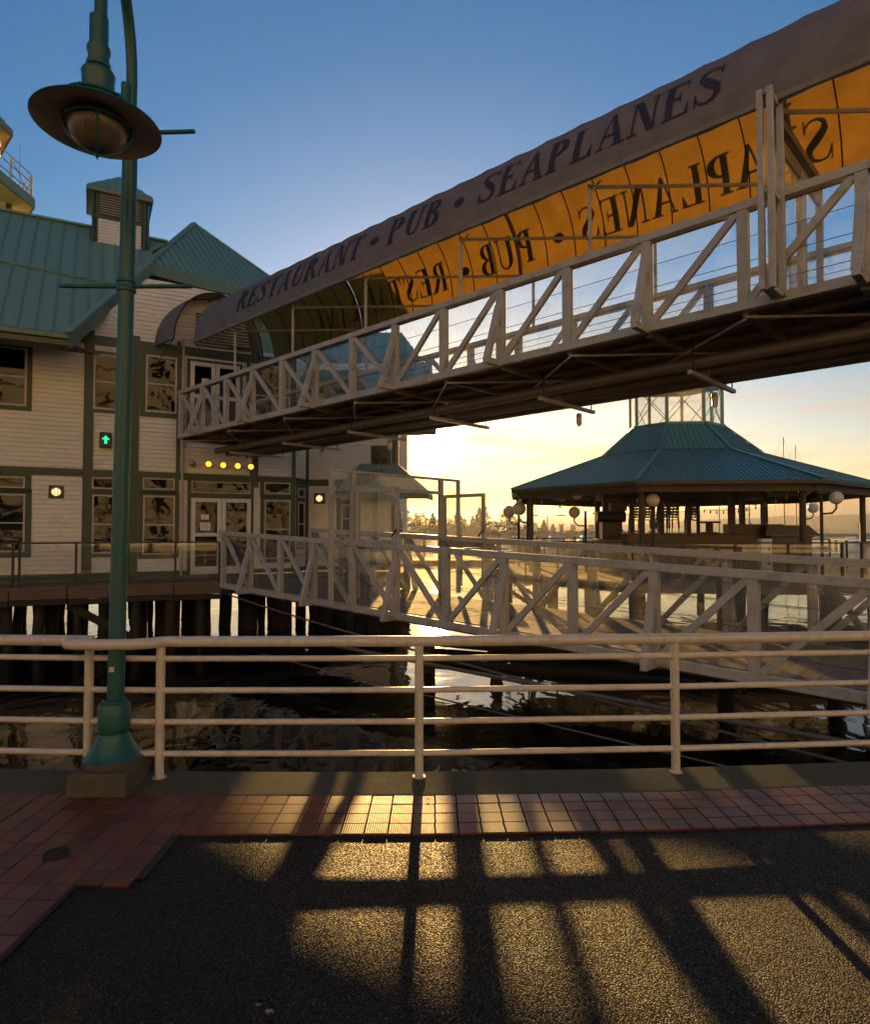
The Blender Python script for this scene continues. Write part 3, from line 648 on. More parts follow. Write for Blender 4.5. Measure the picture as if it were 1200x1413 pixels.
part(gt, 'header_beam', MB().beam(UB.p(GI, -.05, gz1 - .05), UB.p(GI, 2.5, gz1 - .05), .12, .12), M_trussd)
part(gt, 'transom_bar', MB().beam(UB.p(GI, .14, 5.42), UB.p(GI, 2.42, 5.42), .08, .10), M_trussd)
for a, b in ((.2, 1.26), (1.3, 2.38)):
    for w in (a + .05, b - .05): gpost(w, gz0, 5.36, .02, 'leaf_stile', .09)
    part(gt, 'leaf_rail', MB().beam(UB.p(GI + .02, a, 5.30), UB.p(GI + .02, b, 5.30), .05, .12), M_trussd)
    part(gt, 'leaf_rail', MB().beam(UB.p(GI + .02, a, 3.22), UB.p(GI + .02, b, 3.22), .05, .2), M_trussd)
    part(gt, 'glass_panel', MB().face([UB.p(GI + .02, w, z) for w, z in ((a, 3.2), (b, 3.2), (b, 5.32), (a, 5.32))]), M_glass)

# ------------------------------------------------------------------ lower gangway
LB = Frame(-5.95, 18.40, 1.027, -.952, (-.0543, -.036), (-.0478, -1.50)); LW = 3.1; LN = 14
lb = thing('gangway', 'long low gangway with glass sided steel trusses sloping over the water', 'gangway', LB.p(6, 1.5, LB.bot(6)))
truss(lb, LB, 0, LN, 6, (1, 3, 5, 7, 9, 11, 13), 1, glassm=M_glassl, og=.36)
truss(lb, LB, LW, LN, 6, (1, 3, 5, 7, 9, 11, 13), -1, dz=.1, glassm=M_glassl, og=.36)
part(lb, 'hand_rail', MB().beam(LB.p(0, LW - .12, LB.top(0) + .06), LB.p(LN, LW - .12, LB.top(LN) + .06), .07, .06), M_truss)
for i in range(LN * 6):
    a, b = i / 6 + .003, (i + 1) / 6 - .003; z = lambda q: LB.bot(q) + .04 + (i % 3) * .0012
    part(lb, 'deck_plank', MB().prism([LB.p(a, .07, z(a)), LB.p(b, .07, z(b)), LB.p(b, LW - .07, z(b)), LB.p(a, LW - .07, z(a))], (0, 0, .04)), M_deckw)
for i in range(LN + 1):
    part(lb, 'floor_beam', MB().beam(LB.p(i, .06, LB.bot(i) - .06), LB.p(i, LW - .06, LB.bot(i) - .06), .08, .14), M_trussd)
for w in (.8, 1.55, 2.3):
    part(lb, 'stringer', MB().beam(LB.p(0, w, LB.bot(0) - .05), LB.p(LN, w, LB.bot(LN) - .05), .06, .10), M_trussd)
for w, z in ((.3, .15), (.9, .16), (2.7, .18)):
    part(lb, 'service_pipe', MB().tube([LB.p(0, w, LB.bot(0) - z), LB.p(LN, w, LB.bot(LN) - z)], .03, 8), M_pipe, True)
# glazed gate on the gangway, two leaves standing open
G2 = 3.82
lg = thing('gangway_gate', 'free standing glazed gate frame with two open leaves on the gangway', 'gate', LB.p(G2, 0, LB.bot(G2)))
zg0, zg1 = -1.64, 1.40
for w, s in ((-.40, .09), (.22, .11), (3.2, .11), (3.9, .09)):
    part(lg, 'gate_post', MB().beam(LB.p(G2, w, zg0), LB.p(G2, w, zg1), s, s, LB.d), M_truss, bev=.005)
part(lg, 'header_beam', MB().beam(LB.p(G2, -.445, zg1 - .02), LB.p(G2, 3.945, zg1 - .02), .08, .06), M_truss)
part(lg, 'transom_bar', MB().beam(LB.p(G2, .22, 1.02), LB.p(G2, 3.2, 1.02), .08, .08), M_truss)
part(lg, 'wing_bar', MB().beam(LB.p(G2, -.4, -.30), LB.p(G2, .2, -.30), .06, .06), M_truss)
part(lg, 'wing_bar', MB().beam(LB.p(G2, 3.2, -.30), LB.p(G2, 3.9, -.30), .06, .06), M_truss)
part(lg, 'glass_panel', MB().face([LB.p(G2, w, z) for w, z in ((-.38, zg0), (.2, zg0), (.2, zg1 - .04), (-.38, zg1 - .04))]), M_glassl)
part(lg, 'glass_panel', MB().face([LB.p(G2, w, z) for w, z in ((.26, 1.05), (3.16, 1.05), (3.16, zg1 - .04), (.26, zg1 - .04))]), M_glassl)
part(lg, 'glass_panel', MB().face([LB.p(G2, w, z) for w, z in ((3.24, zg0), (3.88, zg0), (3.88, zg1 - .04), (3.24, zg1 - .04))]), M_glass)
for w in (.25, 3.2):
    lf = part(lg, 'gate_leaf', MB().beam(LB.p(G2 + .1, w, -1.5), LB.p(G2 + .1, w, .96), .09, .07, LB.d), M_truss, bev=.004)
    part(lf, 'stile', MB().beam(LB.p(G2 + 1.02, w, -1.5), LB.p(G2 + 1.02, w, .96), .09, .07, LB.d), M_truss, bev=.004)
    part(lf, 'rail', MB().beam(LB.p(G2 + .14, w, .92), LB.p(G2 + .98, w, .92), .06, .09), M_truss)
    part(lf, 'rail', MB().beam(LB.p(G2 + .14, w, -.28), LB.p(G2 + .98, w, -.28), .06, .22), M_truss)
    part(lf, 'glass_pane', MB().face([LB.p(G2 + i, w, z) for i, z in ((.12, -.2), (1.0, -.2), (1.0, .9), (.12, .9))]), M_glassl)
    part(lf, 'push_handle', MB().tube([LB.p(G2 + .95, w - .08, -.1), LB.p(G2 + 1.06, w - .08, .05)], .02, 8), M_black)

# ------------------------------------------------------------------ restaurant building on the pier
bd = thing('restaurant_building', 'cream clapboard waterfront restaurant with dark green trim and green metal roof', 'building', (-8, 21.5, .45))
class Wall:
    def __init__(s, a, b):
        s.a = Vector((a[0], a[1], 0)); s.b = Vector((b[0], b[1], 0)); s.d = (s.b - s.a).normalized(); s.n = Vector((s.d.y, -s.d.x, 0)); s.len = (s.b - s.a).length
        s.rz = math.atan2(s.d.y, s.d.x)
    def p(s, u, z, o=0): v = s.a + s.d * u + s.n * o; v.z = z; return v
    def px(s, x, y): v = on_plane(x, y, s.a, s.n); return (v - s.a).dot(s.d), v.z
    def rect(s, x0, y0, x1, y1):
        yc = (y0 + y1) / 2; xc = (x0 + x1) / 2
        u0, _ = s.px(x0, yc); u1, _ = s.px(x1, yc); _, zt = s.px(xc, y0); _, zb = s.px(xc, y1); return u0, zb, u1, zt
    def slab(s, u0, z0, u1, z1, o0, o1):
        return MB().prism([s.p(u0, z0, o0), s.p(u1, z0, o0), s.p(u1, z1, o0), s.p(u0, z1, o0)], s.n * (o1 - o0))
def siding(parent, w, u0, z0, u1, z1, pitch=.14):
    m = MB(); n = max(1, int(round((z1 - z0) / pitch))); h = (z1 - z0) / n
    for k in range(n):
        a, b = z0 + k * h, z0 + (k + 1) * h
        m.add([w.p(u0, a, .034), w.p(u1, a, .034), w.p(u1, b, .004), w.p(u0, b, .004), w.p(u0, a, 0), w.p(u1, a, 0)], [(0, 1, 2, 3), (4, 5, 1, 0)])
    return part(parent, 'clapboards', m, M_side, kind='stuff')
def siding_poly(parent, w, poly, pitch=.14):
    """clapboards filling a convex (u, z) polygon"""
    zs = [p[1] for p in poly]; z = min(zs); m = MB()
    def span(zz):
        us = []
        for (u0, z0), (u1, z1) in zip(poly, poly[1:] + poly[:1]):
            if (z0 - zz) * (z1 - zz) <= 0 and abs(z1 - z0) > 1e-6: us.append(u0 + (u1 - u0) * (zz - z0) / (z1 - z0))
        return (min(us), max(us)) if us else None
    while z < max(zs) - .02:
        a = span(z + .001); b = span(min(z + pitch, max(zs) - .001))
        if a and b: m.add([w.p(a[0], z, .034), w.p(a[1], z, .034), w.p(b[1], z + pitch, .004), w.p(b[0], z + pitch, .004), w.p(a[0], z, 0), w.p(a[1], z, 0)], [(0, 1, 2, 3), (4, 5, 1, 0)])
        z += pitch
    return part(parent, 'clapboards', m, M_side, kind='stuff')
def trim(w, u0, z0, u1, z1, o=.05, m=None, nm='trim_board', parent=None): return part(parent or bd, nm, w.slab(u0, z0, u1, z1, .0, o), m or M_trim)
def window(w, rc, rows=((0, .5), (.5, 1)), cols=1, fr=.06, o=.075, fm=None, casing=.13, nm='window', cm=None):
    u0, z0, u1, z1 = rc
    wi = part(bd, nm, w.slab(u0 - casing, z0 - casing, u1 + casing, z1 + casing, 0, .0455), cm or M_trim)
    fm = fm or M_wframe
    part(wi, 'interior', w.slab(u0 + .01, z0 + .01, u1 - .01, z1 - .01, .046, .050), M_dark)
    for a, b in ((u0, u0 + fr), (u1 - fr, u1)): part(wi, 'frame', w.slab(a, z0, b, z1, .046, o), fm)
    for a, b in ((z0, z0 + fr), (z1 - fr, z1)): part(wi, 'frame', w.slab(u0 + fr, a, u1 - fr, b, .046, o - .003), fm)
    for k, (a, b) in enumerate(rows):
        za, zb_ = z0 + (z1 - z0) * a, z0 + (z1 - z0) * b
        if k: part(wi, 'meeting_rail', w.slab(u0 + fr, za - fr * .4, u1 - fr, za + fr * .4, .046, o - .006), fm)
        part(wi, 'pane', w.slab(u0 + fr * .8, za + .005, u1 - fr * .8, zb_ - .005, .054 + .004 * k, .058 + .004 * k), M_pane)
    return wi
FW = Wall((-12.8, 19.2), (-5.06, 23.3))
DZ = .45                                            # deck level
UL = -6.0; UR = FW.len
ZBELT = FW.px(200, 655)[1]; ZTOPW = FW.px(60, 470)[1] + .5
siding(bd, FW, UL, DZ, UR, ZBELT); siding(bd, FW, UL, ZBELT, UR, ZTOPW)
part(bd, 'wall', FW.slab(UL, DZ, UR, ZTOPW, -.3, -.002), M_dark)
trim(FW, UL, ZBELT - .13, UR, ZBELT + .1, .06, nm='belt_board')
trim(FW, UL, DZ, UR, DZ + .16, .045, nm='base_board')
def vtrim(x0, x1, y=730, z0=DZ, z1=ZTOPW, o=.055):
    a, _ = FW.px(x0, y); b, _ = FW.px(x1, y); trim(FW, a, z0, b, z1, o, nm='corner_board')
vtrim(113, 127); vtrim(174, 190); vtrim(243, 248, 620, ZBELT); vtrim(345, 356, 640, ZBELT - .3); vtrim(402, 407)
# upper windows
window(FW, FW.rect(-28, 478, 38, 559)); window(FW, FW.rect(-120, 470, -60, 551))
window(FW, FW.rect(129, 490, 166, 566), casing=.1); window(FW, FW.rect(201, 492, 244, 570), casing=.16)
# lower windows with transoms
for x0, x1, dy, cs in ((-32, 35, 0, .16), (127, 164, 2, .11), (197, 241, 3, .13), (364, 400, 9, .13)):
    k = 0
    window(FW, FW.rect(x0, 657 + dy, x1, 673 + dy), rows=((0, 1),), casing=cs, fr=.045, nm='transom_window')
    window(FW, FW.rect(x0, 681 + dy, x1, 762 + dy), casing=cs, fr=.05)
window(FW, FW.rect(264, 665, 345, 681), rows=((0, 1),), casing=.12, fr=.04, nm='transom_window')
# doors
def door(w, rc, nm='door', handle_right=True):
    u0, z0, u1, z1 = rc; fr = .13
    d = part(bd, nm, w.slab(u0, z0, u0 + fr, z1, .052, .12), M_white)
    part(d, 'stile', w.slab(u1 - fr, z0, u1, z1, .052, .12), M_white)
    part(d, 'bottom_rail', w.slab(u0 + fr, z0, u1 - fr, z0 + .26, .052, .118), M_white)
    part(d, 'top_rail', w.slab(u0 + fr, z1 - .13, u1 - fr, z1, .052, .118), M_white)
    zm = z0 + (z1 - z0) * .52
    part(d, 'lock_rail', w.slab(u0 + fr, zm - .06, u1 - fr, zm + .06, .052, .118), M_white)
    part(d, 'interior', w.slab(u0, z0, u1, z1, .053, .056), M_dark)
    for a, b in ((z0 + .26, zm - .06), (zm + .06, z1 - .13)): part(d, 'pane', w.slab(u0 + fr - .01, a - .01, u1 - fr + .01, b + .01, .068, .074), M_pane)
    hx = u1 - fr * .5 if handle_right else u0 + fr * .5
    part(d, 'handle', MB().tube([w.p(hx, zm - .12, .17), w.p(hx, zm + .16, .17)], .014, 8), M_steel)
    return d
trim(FW, *FW.rect(258, 684, 349, 796), .05, nm='door_surround')
r0 = FW.rect(263, 688, 345, 792); um = (r0[0] + r0[2]) / 2
dl = door(FW, (r0[0], DZ + .02, um - .006, r0[3])); door(FW, (um + .006, DZ + .02, r0[2], r0[3]), handle_right=False)
for (x0, y0, x1, y1) in ((277, 710, 288, 717), (276, 721, 290, 732)):
    q = FW.rect(x0, y0, x1, y1); nt = part(dl, 'notice', FW.slab(*q, .076, .079), M_paper)
    if y1 - y0 > 8:
        for k in range(4):
            zz = q[1] + (q[3] - q[1]) * (.3 + .15 * k); FWm = FW.slab(q[0] + .05, zz, q[2] - .05 - .03 * (k % 2), zz + .012, 0.0795, .081); part(dl, 'notice_print', FWm, M_ink)
u0, z0, u1, z1 = FW.rect(262, 503, 330, 600)
trim(FW, u0 - .1, z0 - .1, u1 + .1, z1 + .1, .05, nm='door_surround'); um = (u0 + u1) / 2
door(FW, (u0, z0, um - .006, z1)); door(FW, (um + .006, z0, u1, z1), handle_right=False)
q = FW.rect(278, 523, 288, 530); part(bd, 'notice', FW.slab(*q, .076, .079), M_paper)
window(FW, FW.rect(345, 505, 400, 590))
# chamfer and recessed wall to the right
CW = Wall((-5.06, 23.3), (-4.82, 24.3)); RW = Wall((-4.82, 24.3), (-1.46, 24.3))
for w in (CW, RW):
    siding(bd, w, 0, DZ, w.len, ZBELT); siding(bd, w, 0, ZBELT, w.len, ZTOPW)
    part(bd, 'wall', w.slab(0, DZ, w.len, ZTOPW, -.2, -.002), M_dark)
    trim(w, 0, ZBELT - .13, w.len, ZBELT + .1, .06, nm='belt_board'); trim(w, 0, DZ, w.len, DZ + .16, .045, nm='base_board')
trim(RW, 0, DZ, .12, ZTOPW, .05, nm='corner_board'); trim(RW, RW.len - .16, DZ, RW.len, ZTOPW, .05, nm='corner_board')
window(CW, (.28, DZ + .9, .78, ZBELT - .75), casing=.1); window(CW, (.28, ZBELT - .6, .78, ZBELT - .25), rows=((0, 1),), casing=.1, nm='transom_window')
window(RW, RW.rect(471, 696, 484, 735), casing=.18); window(RW, RW.rect(471, 675, 484, 690), rows=((0, 1),), casing=.18, nm='transom_window')
window(RW, RW.rect(515, 618, 536, 645), casing=.08, fm=M_trim)
EW = Wall((-1.46, 24.3), (-1.46, 34))
siding(bd, EW, 0, DZ, EW.len, ZTOPW); part(bd, 'wall', EW.slab(0, DZ, EW.len, ZTOPW, -.2, -.002), M_dark)
window(EW, (.5, ZBELT + .6, 1.6, ZBELT + 2.2)); window(EW, (2.5, DZ + .9, 3.7, DZ + 2.2))
# roofs: every panel between two standing seams is a piece
def clip(poly, p, n):
    o = []
    for a, b in zip(poly, poly[1:] + poly[:1]):
        da, db = (a - p).dot(n), (b - p).dot(n)
        if da >= 0: o.append(a)
        if da * db < 0: o.append(a + (b - a) * (da / (da - db)))
    return o
def roof(parent, poly, seam, spacing, m=None, th=.03, rib=.045, nm='roof', slab=True, off=0):
    poly = [Vector(p) for p in poly]; nrm = (poly[1] - poly[0]).cross(poly[2] - poly[0]).normalized()
    if nrm.z < 0: nrm = -nrm
    s = Vector(seam).normalized(); s = (s - nrm * s.dot(nrm)).normalized(); ac = nrm.cross(s).normalized()
    base = part(parent, nm, MB().prism([p - nrm * .12 for p in poly], nrm * .10), M_soff)
    t = [p.dot(ac) for p in poly]; a = min(t) - off
    while a < max(t):
        c = clip(clip(poly, ac * a, ac), ac * (a + spacing), -ac)
        if len(c) >= 3:
            mb = MB().prism([p - nrm * .02 for p in c], nrm * (.02 + random.uniform(0, .002)))
            ts = [(p.dot(s), p) for p in c if abs(p.dot(ac) - a) < 1e-3]
            if len(ts) >= 2:
                p0 = min(ts, key=lambda q: q[0])[1]; p1 = max(ts, key=lambda q: q[0])[1]
                if (p1 - p0).length > .05: mb.beam(p0 + nrm * rib / 2 + ac * .016, p1 + nrm * rib / 2 + ac * .016, .028, rib, nrm)
            part(base, 'roof_panel', mb, m or M_roof)
        a += spacing
    return base
ZE = CAMZ + 5.61
ev = on_z(0, 448, ZE)
nin = -FW.n; slope = (nin + Vector((0, 0, .88))).normalized()
mn = FW.d.cross(slope).normalized()
mp_ = lambda x, y: on_plane(x, y, ev, mn)
eL = ev - FW.d * 8
eR = mp_(95, 460); rk = mp_(206, 363); rtop = mp_(212, 345); rg = mp_(0, 291)
rise = (rg - ev).dot(nin)
rgL = eL + slope * ((rg.z - ZE) / slope.z); rgR = mp_(190, 339)
rgR.z = rg.z; rgR = rg + FW.d * max(5.6, (rgR - rg).dot(FW.d))
main_poly = [eL, Vector((eR.x, eR.y, eR.z)), rk, rtop, rgR, rgL]
rf = roof(bd, main_poly, slope, .42, off=.2)
back = (-nin + Vector((0, 0, .88))); bd_ = nin * rise * 1.0; bd_.z = -(rg.z - ZE)
part(bd, 'roof', MB().face([rgL, rgR, rgR + bd_, rgL + bd_]), M_roof)
part(rf, 'ridge_cap', MB().beam(rgL + Vector((0, 0, .05)), rgR + Vector((0, 0, .05)), .22, .08), M_roof)
fa, fb = mp_(-80, 345), mp_(158, 394)
part(rf, 'flashing', MB().beam(fa + mn * .05, fb + mn * .05, .09, .06, mn) if mn.z > 0 else MB().beam(fa - mn * .05, fb - mn * .05, .09, .06, mn), M_roof)
part(rf, 'gutter', MB().beam(eL - nin * .06 - Vector((0, 0, .12)), eR - nin * .06 - Vector((0, 0, .12)), .15, .14), M_fasc, bev=.02)
part(rf, 'fascia', MB().beam(eL + nin * .04 - Vector((0, 0, .2)), eR + nin * .04 - Vector((0, 0, .2)), .05, .26), M_fasc)
# rake board climbing to the corner turret
dn = Vector((0, 0, -.22))
part(rf, 'rake_board', MB().beam(eR + dn - nin * .05 - FW.d * .02, rk + dn - nin * .05, .10, .46, Vector((0, 0, 1))), M_fasc, bev=.01)
part(rf, 'rake_cap', MB().beam(eR - nin * .08 + Vector((0, 0, .03)), rk - nin * .08 + Vector((0, 0, .03)), .2, .07, Vector((0, 0, 1))), M_roof)
part(bd, 'soffit', MB().prism([eL - Vector((0, 0, .3)), eR - Vector((0, 0, .3)), eR + FW.d * .8 + nin * .9 - Vector((0, 0, .3)), eL + nin * .9 - Vector((0, 0, .3))], (0, 0, .04)), M_soff)
# corner turret: hip face over an eave turned half right
te = rk + Vector((0, 0, .02)); tdir = Vector((.72, .694, 0)).normalized(); tin = Vector((-tdir.y, tdir.x, 0)); tsl = (tin + Vector((0, 0, .95))).normalized(); tn = tdir.cross(tsl).normalized()
tp_ = lambda x, y: on_plane(x, y, te, tn)
ta = tp_(268, 309); tr = tp_(318, 396); tr.z = te.z; tr2 = te + tdir * (tr - te).length; tb2 = te + tdir * 7.2
tpoly = [te, tb2, ta]
tf = roof(bd, tpoly, tsl, .30, nm='turret_roof')
bk = ta + Vector((-1.5, 5, -2.5))
part(bd, 'turret_roof', MB().face([tb2, ta, bk + Vector((5, 1.5, 0))]), M_roof)
part(bd, 'turret_roof', MB().face([te, ta, bk + Vector((-3, -.5, -1))]), M_roof)
part(tf, 'hip_cap', MB().beam(te + Vector((0, 0, .05)), ta + Vector((0, 0, .05)), .2, .06), M_roof)
part(tf, 'hip_cap', MB().beam(tb2 + Vector((0, 0, .03)), ta + Vector((0, 0, .05)), .14, .05), M_roof)
part(tf, 'fascia', MB().beam(te - Vector((0, 0, .24)) - tin * .02, tb2 - Vector((0, 0, .24)) - tin * .02, .08, .42), M_fasc, bev=.01)
part(bd, 'soffit', MB().prism([te - Vector((0, 0, .4)), tb2 - Vector((0, 0, .4)), tb2 + tin * 1.2 - Vector((0, 0, .4)), te + Vector((-.6, 1.0, -.4))], (0, 0, .04)), M_soff)
gp = [FW.px(x, y) for x, y in ((112, 463), (204, 384), (330, 408), (345, 480), (112, 480))]
siding_poly(bd, FW, [(u, z) for u, z in gp])
part(bd, 'wall', MB().prism([FW.p(u, z, -.01) for u, z in gp], -FW.n * .2), M_dark)
za = FW.px(180, 474)[1]; trim(FW, FW.px(112, 470)[0], za - .18, UR, za + .12, .05, nm='belt_board')
# right wing roof
re0 = at(405, 536, 23.6); ZE2 = CAMZ + 5.55
rw = [Vector((-5.6, 23.6, ZE2)), Vector((.05, 23.6, ZE2)), Vector((-1.45, 27.4, ZE2 + 2.9)), Vector((-5.6, 27.4, ZE2 + 2.9))]
wr = roof(bd, rw, (0, 1, .76), .42, nm='wing_roof')
roof(bd, [Vector((.05, 23.6, ZE2)), Vector((.05, 35, ZE2)), Vector((-1.45, 35, ZE2 + 2.9)), Vector((-1.45, 27.4, ZE2 + 2.9))], (-1, 0, 1.9), .42, nm='wing_roof')
part(wr, 'fascia', MB().beam(rw[0] - Vector((0, 0, .18)), rw[1] - Vector((0, 0, .18)), .06, .3), M_fasc)
part(wr, 'fascia', MB().beam(rw[1] - Vector((0, 0, .18)), Vector((.05, 35, ZE2 - .18)), .06, .3), M_fasc)
part(bd, 'soffit', MB().prism([Vector((-5.2, 23.62, ZE2 - .36)), Vector((.02, 23.62, ZE2 - .36)), Vector((.02, 34.9, ZE2 - .36)), Vector((-1.5, 34.9, ZE2 - .36)), Vector((-1.5, 24.4, ZE2 - .36)), Vector((-5.2, 24.4, ZE2 - .36))], (0, 0, .03)), M_soff)
# unseen roof added behind the turret to keep sun off the awning
for pl, sd in (([Vector((-15, 25.2, ZE2)), Vector((-4.6, 25.2, ZE2)), Vector((-4.6, 29.6, ZE2 + 5.0)), Vector((-15, 29.6, ZE2 + 5.0))], (0, 1, 1.1)), ([Vector((-15, 34, ZE2)), Vector((-4.6, 34, ZE2)), Vector((-4.6, 29.6, ZE2 + 5.0)), Vector((-15, 29.6, ZE2 + 5.0))], (0, -1, 1.1))):
    roof(bd, pl, sd, .6, nm='sun_screen_roof')
part(bd, 'sun_screen_gable', MB().prism([Vector((-4.75, 25.4, ZE2)), Vector((-4.75, 33.8, ZE2)), Vector((-4.75, 29.6, ZE2 + 4.8))], (-.15, 0, 0)), M_side)  # end wall closing the unseen added roof
# low porch roof at the far corner
pzv = CAMZ + 1.42
pr = [at(462, 675, 23.3), at(590, 676, 23.6), at(546, 640, 24.28), at(497, 632, 24.28)]
for k in (0, 1): pr[k].z = pzv
for k in (2, 3): pr[k].z = CAMZ + 2.55
ph = roof(bd, pr, (0, 1, 1.5), .3, nm='porch_roof')
roof(bd, [pr[1], Vector((-.1, 24.9, pzv)), Vector((-1.46, 24.9, CAMZ + 2.55)), pr[2]], (-1, 0, .8), .4, nm='porch_roof')
part(ph, 'fascia', MB().beam(pr[0] - Vector((0, 0, .12)), pr[1] - Vector((0, 0, .12)), .06, .2), M_fasc)
part(ph, 'fascia', MB().beam(pr[1] - Vector((0, 0, .12)), Vector((-.1, 24.9, pzv - .12)), .06, .2), M_fasc)
part(ph, 'porch_beam', MB().beam(Vector((-1.4, 24.5, pzv - .1)), Vector((-.3, 24.5, pzv - .1)), .10, .12), M_trim)
# cupola on the ridge
ul = (165 - 600) / F / .985
tq = (ul * rg.y - rg.x) / (FW.d.x - ul * FW.d.y); cc = rg + FW.d * tq        # where the ridge passes under the cupola
cy = cc.y; cxc = cc.x; ct = at(165, 281, cy).z; cb_ = cc.z - .1
cu = part(bd, 'cupola', MB().box((cxc, cy, (ct + cb_) / 2 - .6), 2 * .93, 2 * .93, ct - cb_ + 1.2, FW.rz), M_trim)
rotc = Matrix.Rotation(FW.rz, 3, 'Z'); cv = lambda x, y, z: Vector((cxc, cy, 0)) + rotc @ Vector((x, y, 0)) + Vector((0, 0, z))
for sx, sy in ((0, -1), (1, 0)):
    for k in range(9):
        z = ct - .16 - k * .095
        if sx: p, q = cv(.955, -.66, z), cv(.955, .66, z)
        else: p, q = cv(-.66, -.955, z), cv(.66, -.955, z)
        part(cu, 'louvre_slat', MB().beam(p, q, .09, .028, Vector((0, 0, 1)) + (rotc @ Vector((sx, sy, 0))) * .55), M_wframe)
    z1, z0 = ct - 1.12, cb_ - .6
    mm = MB()
    for k in range(14):
        z = z1 - .115 * (k + 1); o = .945
        pts = [(-.72, -o), (.72, -o)] if not sx else [(o, -.72), (o, .72)]
        e = .02
        a, b = [cv(*p_, z) for p_ in pts]; nn = rotc @ Vector((sx, sy, 0))
        mm.add([a + nn * e, b + nn * e, b + Vector((0, 0, .115)), a + Vector((0, 0, .115))], [(0, 1, 2, 3)])
    part(cu, 'clapboards', mm, M_side, kind='stuff')
    for px_ in (-.86, .86):
        pts = cv(px_, -.95, 0) if not sx else cv(.95, px_, 0)
        part(cu, 'corner_board', MB().beam(pts + Vector((0, 0, cb_ - 1.2)), pts + Vector((0, 0, ct - .04)), .16, .07, rotc @ Vector((sx, sy, 0)) if 0 else Vector((1, 0, 0))), M_trim)
    part(cu, 'sill', MB().beam(cv(-.95, -.96, ct - 1.08) if not sx else cv(.96, -.95, ct - 1.08), cv(.95, -.96, ct - 1.08) if not sx else cv(.96, .95, ct - 1.08), .06, .1), M_trim)
apx = cv(0, 0, ct + 1.05); ce = [cv(x * 1.10, y * 1.10, ct - .02) for x, y in ((-1, -1), (1, -1), (1, 1), (-1, 1))]
for k in range(4):
    a, b = ce[k], ce[(k + 1) % 4]; roof(bd, [a, b, apx], apx - (a + b) / 2, .3, nm='cupola_roof', rib=.03)
    part(cu, 'fascia', MB().beam(a - Vector((0, 0, .1)), b - Vector((0, 0, .1)), .05, .14), M_fasc)
part(cu, 'soffit', MB().prism([p - Vector((0, 0, .16)) for p in ce], (0, 0, .03)), M_wframe)
# wall lights
def bulkhead(w, x, y, label):
    u, z = w.px(x, y); b = thing('bulkhead_lamp', label, 'wall lamp', w.p(u, z, .02), 'bulkhead lamps on the restaurant wall')
    part(b, 'back_plate', w.slab(u - .2, z - .2, u + .2, z + .2, .024, .05), M_trim)
    part(b, 'rim', MB().lathe(w.p(u, z, .05), [(.145, 0), (.145, .05), (.12, .055), (.12, 0)], 20, w.n), M_steel, True)
    part(b, 'glass_dome', MB().lathe(w.p(u, z, .06), [(.12, 0), (.11, .05), (.07, .085), (.001, .1)], 20, w.n), M_bulk, True)
    for k in range(2): part(b, 'guard_bar', MB().beam(w.p(u - .05 + .1 * k, z - .12, .15), w.p(u - .05 + .1 * k, z + .12, .15), .015, .015), M_steel)
bulkhead(FW, 78, 679, 'round lit bulkhead lamp on green plate between restaurant windows')
bulkhead(RW, 441, 688, 'round lit bulkhead lamp behind the gangway gate post')
for k, (x, y) in enumerate(((265, 640), (287, 641), (307, 642.5), (327, 643.5), (345, 644.5))):
    u, z = FW.px(x, y); lab = 'glowing amber marker lamp, ' + ('', 'next to the unlit one above the double door', 'second from the unlit one above the door', 'third from the unlit one, beside a jar lamp', 'last of the amber row, farthest from the unlit lamp')[k] if k else 'unlit grey marker lamp at the end of the amber row'
    b = thing('marker_lamp', lab, 'wall lamp', FW.p(u, z, .02), 'amber lamps above the double door')
    part(b, 'housing', MB().lathe(FW.p(u, z, .022), [(.10, 0), (.10, .12), (.085, .13)], 18, FW.n), M_black, True)
    part(b, 'lens', MB().lathe(FW.p(u, z, .13), [(.095, 0), (.09, .03), (.05, .055), (.001, .06)], 18, FW.n), M_yel if k else M_steel, True)
u, z = FW.px(146, 608); b = thing('harbour_signal', 'black cased harbour signal light showing green on the clapboards', 'signal light', FW.p(u, z, .02))
part(b, 'case', FW.slab(u - .17, z - .24, u + .17, z + .24, .024, .2), M_black, bev=.02)
part(b, 'hood', FW.slab(u - .13, z + .13, u + .13, z + .15, .2, .34), M_black)
part(b, 'lens', FW.slab(u - .035, z - .12, u + .035, z + .12, .2, .215), M_grn); part(b, 'lens', FW.slab(u - .10, z + .01, u + .10, z + .055, .2, .212), M_grn)
part(b, 'lens_backing', FW.slab(u - .12, z - .16, u + .12, z + .16, .2, .206), M_lamp)
# downpipe
u, _ = FW.px(252, 560); dpz = FW.px(252, 470)[1]
part(bd, 'downpipe', MB().tube([FW.p(u, dpz, .12), FW.p(u, DZ, .12)], .045, 10), M_wframe, True)

# barrel awning over the upper door
aw = thing('barrel_awning', 'short brown fabric barrel awning on the wall over the upper door', 'awning', UB.p(-.4, 1.25, 6.1))
part(aw, 'fabric', barrel(-1.05, .12, .6, 1.13, 6.05), M_canopy, True)
for i in (-1.0, -.45, .11): part(aw, 'hoop', MB().tube([arch(i, pi * k / 24, 1.13, 6.05, -.03) for k in range(25)], .025, 8), M_black, True)
for th in (0, pi / 4, pi / 2, 3 * pi / 4, pi): part(aw, 'purlin', MB().tube([arch(-1.0, th, 1.13, 6.05, -.04), arch(.1, th, 1.13, 6.05, -.04)], .018, 8), M_black)
for w in (-.3, 2.8): part(aw, 'stay', MB().tube([UB.p(.05, w, 6.05), UB.p(-1.2, w, 5.2)], .015, 6), M_black)
